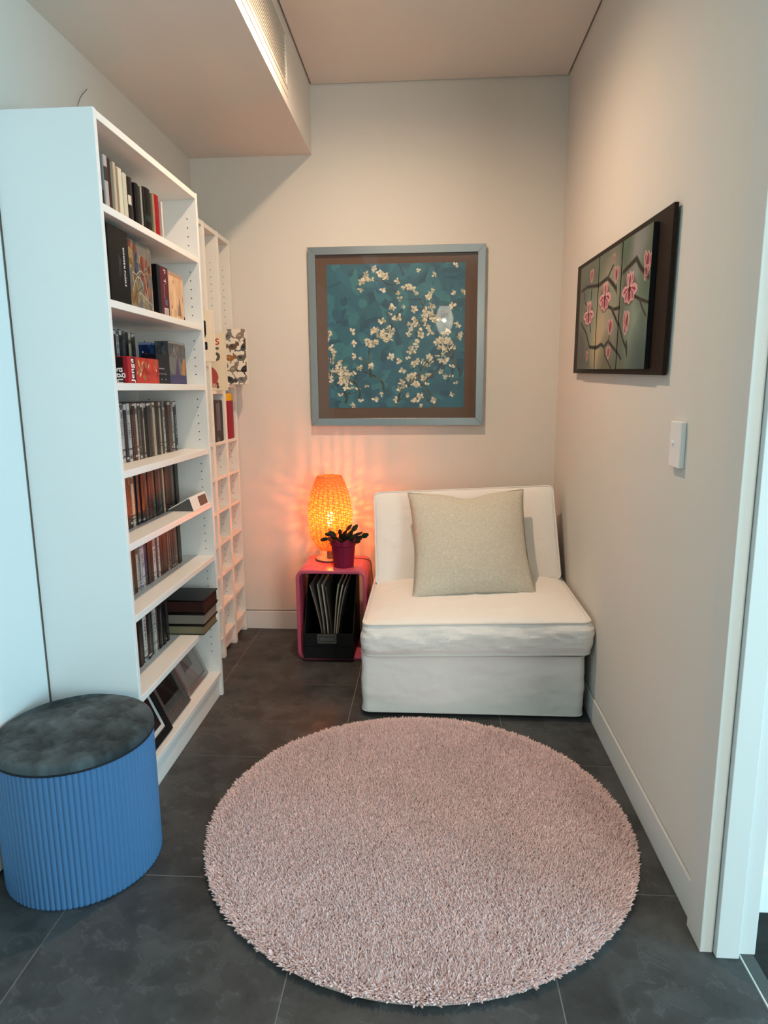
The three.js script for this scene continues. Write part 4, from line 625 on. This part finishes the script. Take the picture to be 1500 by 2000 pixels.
// potted cactus
{
  const t = thing('potted_plant', 'small dark leafy succulent in a crimson pot in front of the lamp', 'plant', [-1.052, LY + 0.0002, 0.336]);
  const pr = [[0, 0], [0.046, 0], [0.0485, 0.003], [0.0575, 0.104], [0.0625, 0.108], [0.0645, 0.135], [0.062, 0.136], [0.0555, 0.107], [0.046, 0.006], [0, 0.006]].map((p) => new THREE.Vector2(...p));
  const pg = new THREE.LatheGeometry(pr, 72), pp = pg.attributes.position; for (let i = 0; i < pp.count; i++) { const y = pp.getY(i), a = Math.atan2(pp.getZ(i), pp.getX(i)); if (y > 0.12) { pp.setY(i, y + 0.005 * Math.sin(a * 7)); const k = 1 + 0.02 * Math.sin(a * 14); pp.setX(i, pp.getX(i) * k); pp.setZ(i, pp.getZ(i) * k); } }
  obj('pot', toCreasedNormals(pg, 0.6), phys(lin(0.19, 0.008, 0.04), 0.6, { specularIntensity: 0.4 }), t);
  obj('soil', new THREE.CylinderGeometry(0.0545, 0.0545, 0.004, 32).translate(0, 0.106, 0), std(lin(0.02, 0.013, 0.01), 1), t);
  const lg = new THREE.SphereGeometry(1, 10, 8), lp = lg.attributes.position; for (let i = 0; i < lp.count; i++) { const y = lp.getY(i), s = 1 - 0.25 * y + 0.12 * Math.cos(y * 9); lp.setX(i, lp.getX(i) * s); } lg.computeVertexNormals(); lg.translate(0, 1, 0);
  const lm = [std(lin(0.014, 0.02, 0.009), 0.5), std(lin(0.022, 0.016, 0.011), 0.5), std(lin(0.02, 0.027, 0.013), 0.45)];
  const stem = (x, z, az, el, n, s, bend) => { let P = new THREE.Vector3(x, 0.108, z), e = el; for (let k = 0; k < n; k++) { const d = new THREE.Vector3(Math.cos(e) * Math.cos(az), Math.sin(e), Math.cos(e) * Math.sin(az)); const m = obj('leaf', lg, lm[(k + n) % 3], t); const L = s * rr(0.95, 1.35); m.scale.set(L * 0.32, L / 2, L * 0.1); m.position.copy(P); m.quaternion.setFromUnitVectors(new THREE.Vector3(0, 1, 0), d); m.rotateY(rr(-1, 1)); P = P.clone().addScaledVector(d, L * 0.92); e -= bend; az += rr(-0.2, 0.2); } };
  const S = [[0.02, 0.0, 0.0, 0.5, 3, 0.036, 0.02], [0.015, 0.01, 0.15, 0.95, 3, 0.032, 0.28], [0.0, 0.02, 0.9, 1.2, 3, 0.03, 0.3], [-0.02, 0.02, 2.6, 1.1, 3, 0.031, 0.35], [-0.03, 0.0, 3.0, 0.8, 3, 0.031, 0.5], [-0.01, 0.0, -0.4, 1.3, 3, 0.032, 0.25], [0.01, 0.0, -0.2, 1.15, 3, 0.034, 0.16], [0.03, 0.02, 0.4, 0.55, 2, 0.034, 0.35], [-0.025, 0.03, 2.2, 1.0, 3, 0.028, 0.5], [0.0, 0.035, 1.5, 0.95, 2, 0.03, 0.5], [-0.005, 0.0, 2.0, 1.4, 3, 0.026, 0.2], [0.012, 0.0, 0.3, 1.35, 3, 0.028, 0.3], [-0.015, 0.01, 1.2, 1.3, 2, 0.03, 0.3], [0.02, -0.005, -0.1, 0.85, 2, 0.034, 0.1], [-0.03, 0.015, 3.4, 0.9, 2, 0.03, 0.6], [0.028, 0.028, 0.9, 0.8, 2, 0.028, 0.6], [-0.02, 0.0, 2.9, 1.15, 2, 0.034, 0.4], [0.005, 0.02, 0.6, 1.0, 2, 0.03, 0.2]];
  S.forEach((a) => stem(...a));
}

// ---------------------------------------------------------------- fluted pouf
{
  const t = thing('storage_pouf', 'blue fluted cylinder pouf with a dark velvet lid', 'pouf', [-1.5995, 0, 1.836]);
  const N = 92, seg = N * 6, R = 0.2015, pos = [], idx = [], hB = [0, 0.004, 0.008, 0.19, 0.37];
  hB.forEach((y, j) => { for (let i = 0; i <= seg; i++) { const a = i / seg * Math.PI * 2, f = Math.abs(Math.cos(a * N / 2)), r = R - (j === 0 ? 0.004 : 0) - 0.0042 * (1 - Math.pow(f, 0.7)) + 0.0; pos.push(r * Math.cos(a), y, r * Math.sin(a)); } });
  for (let j = 0; j < hB.length - 1; j++) for (let i = 0; i < seg; i++) { const a = j * (seg + 1) + i, b = a + seg + 1; idx.push(a, b, a + 1, a + 1, b, b + 1); }
  const g = new THREE.BufferGeometry(); g.setAttribute('position', new THREE.Float32BufferAttribute(pos, 3)); g.setIndex(idx); g.computeVertexNormals();
  obj('body', g, phys(lin(0.055, 0.15, 0.30), 0.62), t);
  const low = new THREE.CylinderGeometry(0.193, 0.193, 0.004, 64).translate(0, 0.002, 0); obj('base_plate', low, blackM, t);
  const pr = []; pr.push([0, 0.372], [0.199, 0.372], [0.2022, 0.376], [0.2025, 0.386], [0.2, 0.394], [0.193, 0.399]); for (let i = 0; i <= 12; i++) { const f = 1 - i / 12; pr.push([0.19 * f, 0.4 + 0.012 * (1 - f * f)]); }
  const lid = new THREE.LatheGeometry(pr.map((p) => new THREE.Vector2(...p)), 96), lp = lid.attributes.position; for (let i = 0; i < lp.count; i++) { const y = lp.getY(i); if (y > 0.398) lp.setY(i, y + 0.006 * wr(lp.getX(i), lp.getZ(i), 1.6, 3)); } lid.computeVertexNormals();
  const uv = lid.attributes.uv; for (let i = 0; i < lp.count; i++) uv.setXY(i, lp.getX(i) * 2.2, lp.getZ(i) * 2.2);
  const velv = dataTex(512, (u, v) => { const a = fbm(u, v, 0, 3), b = fbm(u + 0.4 * a, v + 0.3 * a, 2, 5); const s = 0.25 + 0.30 * (a - 0.5) + 0.16 * (b - 0.5); return [s * 0.93, s * 1.02, s * 1.05]; }, true);
  obj('lid', lid, phys(0xffffff, 0.85, { map: velv, specularIntensity: 0.3, sheen: 0.6, sheenRoughness: 0.4, sheenColor: lin(0.2, 0.24, 0.26) }), t);
  obj('lid_welt', new THREE.TorusGeometry(0.2025, 0.0024, 6, 120).rotateX(Math.PI / 2).translate(0, 0.373, 0), std(lin(0.01, 0.014, 0.022), 0.6), t);
}

// ---------------------------------------------------------------- round shag rug
{
  const t = thing('round_rug', 'round dusty pink shag rug on the dark tiles', 'rug', [-0.672, 0.0005, 1.632]);
  const R = 0.612;
  const back = new THREE.CylinderGeometry(R - 0.001, R, 0.006, 120); back.translate(0, 0.003, 0);
  obj('backing', back, std(lin(0.42, 0.36, 0.33), 0.95), t);
  const tg = new THREE.ConeGeometry(0.0025, 0.026, 5, 4, true); tg.translate(0, 0.013, 0); const tp = tg.attributes.position;
  for (let i = 0; i < tp.count; i++) { const y = tp.getY(i); const f = y / 0.026; const k = 1 / Math.max(0.05, 1 - f) * (0.55 + 0.45 * Math.sqrt(Math.max(0, 1 - f * f))); if (f < 0.99) { tp.setX(i, tp.getX(i) * k); tp.setZ(i, tp.getZ(i) * k); } tp.setX(i, tp.getX(i) + 0.004 * f * f); } tg.computeVertexNormals();
  const NT = 165000, im = new THREE.InstancedMesh(tg, std(0xffffff, 0.95), NT); im.name = 'pile'; im.userData.kind = 'stuff'; shade(im);
  const M = new THREE.Matrix4(), Q = new THREE.Quaternion(), E = new THREE.Euler(), V = new THREE.Vector3(), S = new THREE.Vector3(), C = new THREE.Color();
  for (let i = 0; i < NT; i++) {
    const rad = Math.sqrt((i + 0.5) / NT) * R, a = i * 2.399963 + rr(-0.02, 0.02), x = rad * Math.cos(a), z = rad * Math.sin(a);
    const d = fbm(x * 0.4 + 0.5, z * 0.4 + 0.5, 0, 2) * 9, edge = Math.max(0, (rad / R - 0.93) / 0.07);
    const lean = 0.08 + 0.5 * rnd() + edge * edge * 0.4, dir = rnd() < edge * 0.8 ? -a + rr(-1.1, 1.1) : d + rr(-2.6, 2.6);
    E.set(0, dir, 0); Q.setFromEuler(E); Q.multiply(new THREE.Quaternion().setFromAxisAngle(new THREE.Vector3(0, 0, 1), -lean)); Q.multiply(new THREE.Quaternion().setFromAxisAngle(new THREE.Vector3(0, 1, 0), rr(-0.9, 0.9)));
    const s = rr(0.72, 1.12) * (1 - 0.12 * edge) * (0.86 + 0.3 * fbm(x * 1.1 + 0.2, z * 1.1 + 0.4, 1, 3)); S.set(rr(0.8, 1.25), s, rr(0.8, 1.25)); V.set(x + rr(-0.002, 0.002), 0.0045, z + rr(-0.002, 0.002)); M.compose(V, Q, S); im.setMatrixAt(i, M);
    const p = rr(0.82, 1.1) * (0.94 + 0.14 * fbm(x * 0.7, z * 0.7, 1, 4)); C.setRGB(0.77 * p, 0.57 * p, 0.545 * p); im.setColorAt(i, C);
  }
  t.add(im);
}

// ---------------------------------------------------------------- pendant lamp and curtain in the room behind, mirrored in the picture glass
{
  const t = thing('pendant_lamp', 'pale beaded pendant lamp hanging in the room behind', 'lamp', [-0.47, 2.03, 4.2]);
  const beads = []; for (let j = 0; j < 13; j++) { const f = j / 12, R = 0.03 + 0.062 * Math.sin(Math.PI * (0.12 + 0.8 * f)), n = Math.round(R * 2 * Math.PI / 0.021); for (let i = 0; i < n; i++) { const a = (i + 0.5 * (j % 2)) / n * Math.PI * 2; beads.push(new THREE.IcosahedronGeometry(0.0085, 0).translate(R * Math.cos(a), 0.14 - 0.28 * f, R * Math.sin(a))); } }
  const bd = obj('pendant_shade', beads, std(lin(0.8, 0.75, 0.65), 0.4, { emissive: lin(1, 0.9, 0.75), emissiveIntensity: 5 }), t); bd.userData.kind = 'stuff';
  obj('pendant_cord', new THREE.CylinderGeometry(0.003, 0.003, H - 2.02 - 0.15, 8).translate(0, 0.15 + (H - 2.17) / 2, 0), blackM, t);
  const pl = new THREE.PointLight(lin(1, 0.85, 0.65), 0.3, 0, 2); pl.position.set(0, 0.0, 0); pl.castShadow = true; t.add(pl);
  const g = new THREE.PlaneGeometry(0.5, 2.55, 60, 1), p = g.attributes.position; for (let i = 0; i < p.count; i++) p.setZ(i, 0.022 * Math.sin((p.getX(i) + 0.25) * 75)); g.computeVertexNormals(); g.rotateY(Math.PI); g.translate(0.1, 1.3, ZB - 0.06);
  tag(obj('curtain', g, std(lin(0.35, 0.4, 0.4), 0.9, { side: THREE.DoubleSide })), 'grey pleated curtain beside the tall window', 'curtain');
}

renderer.render(scene, camera);
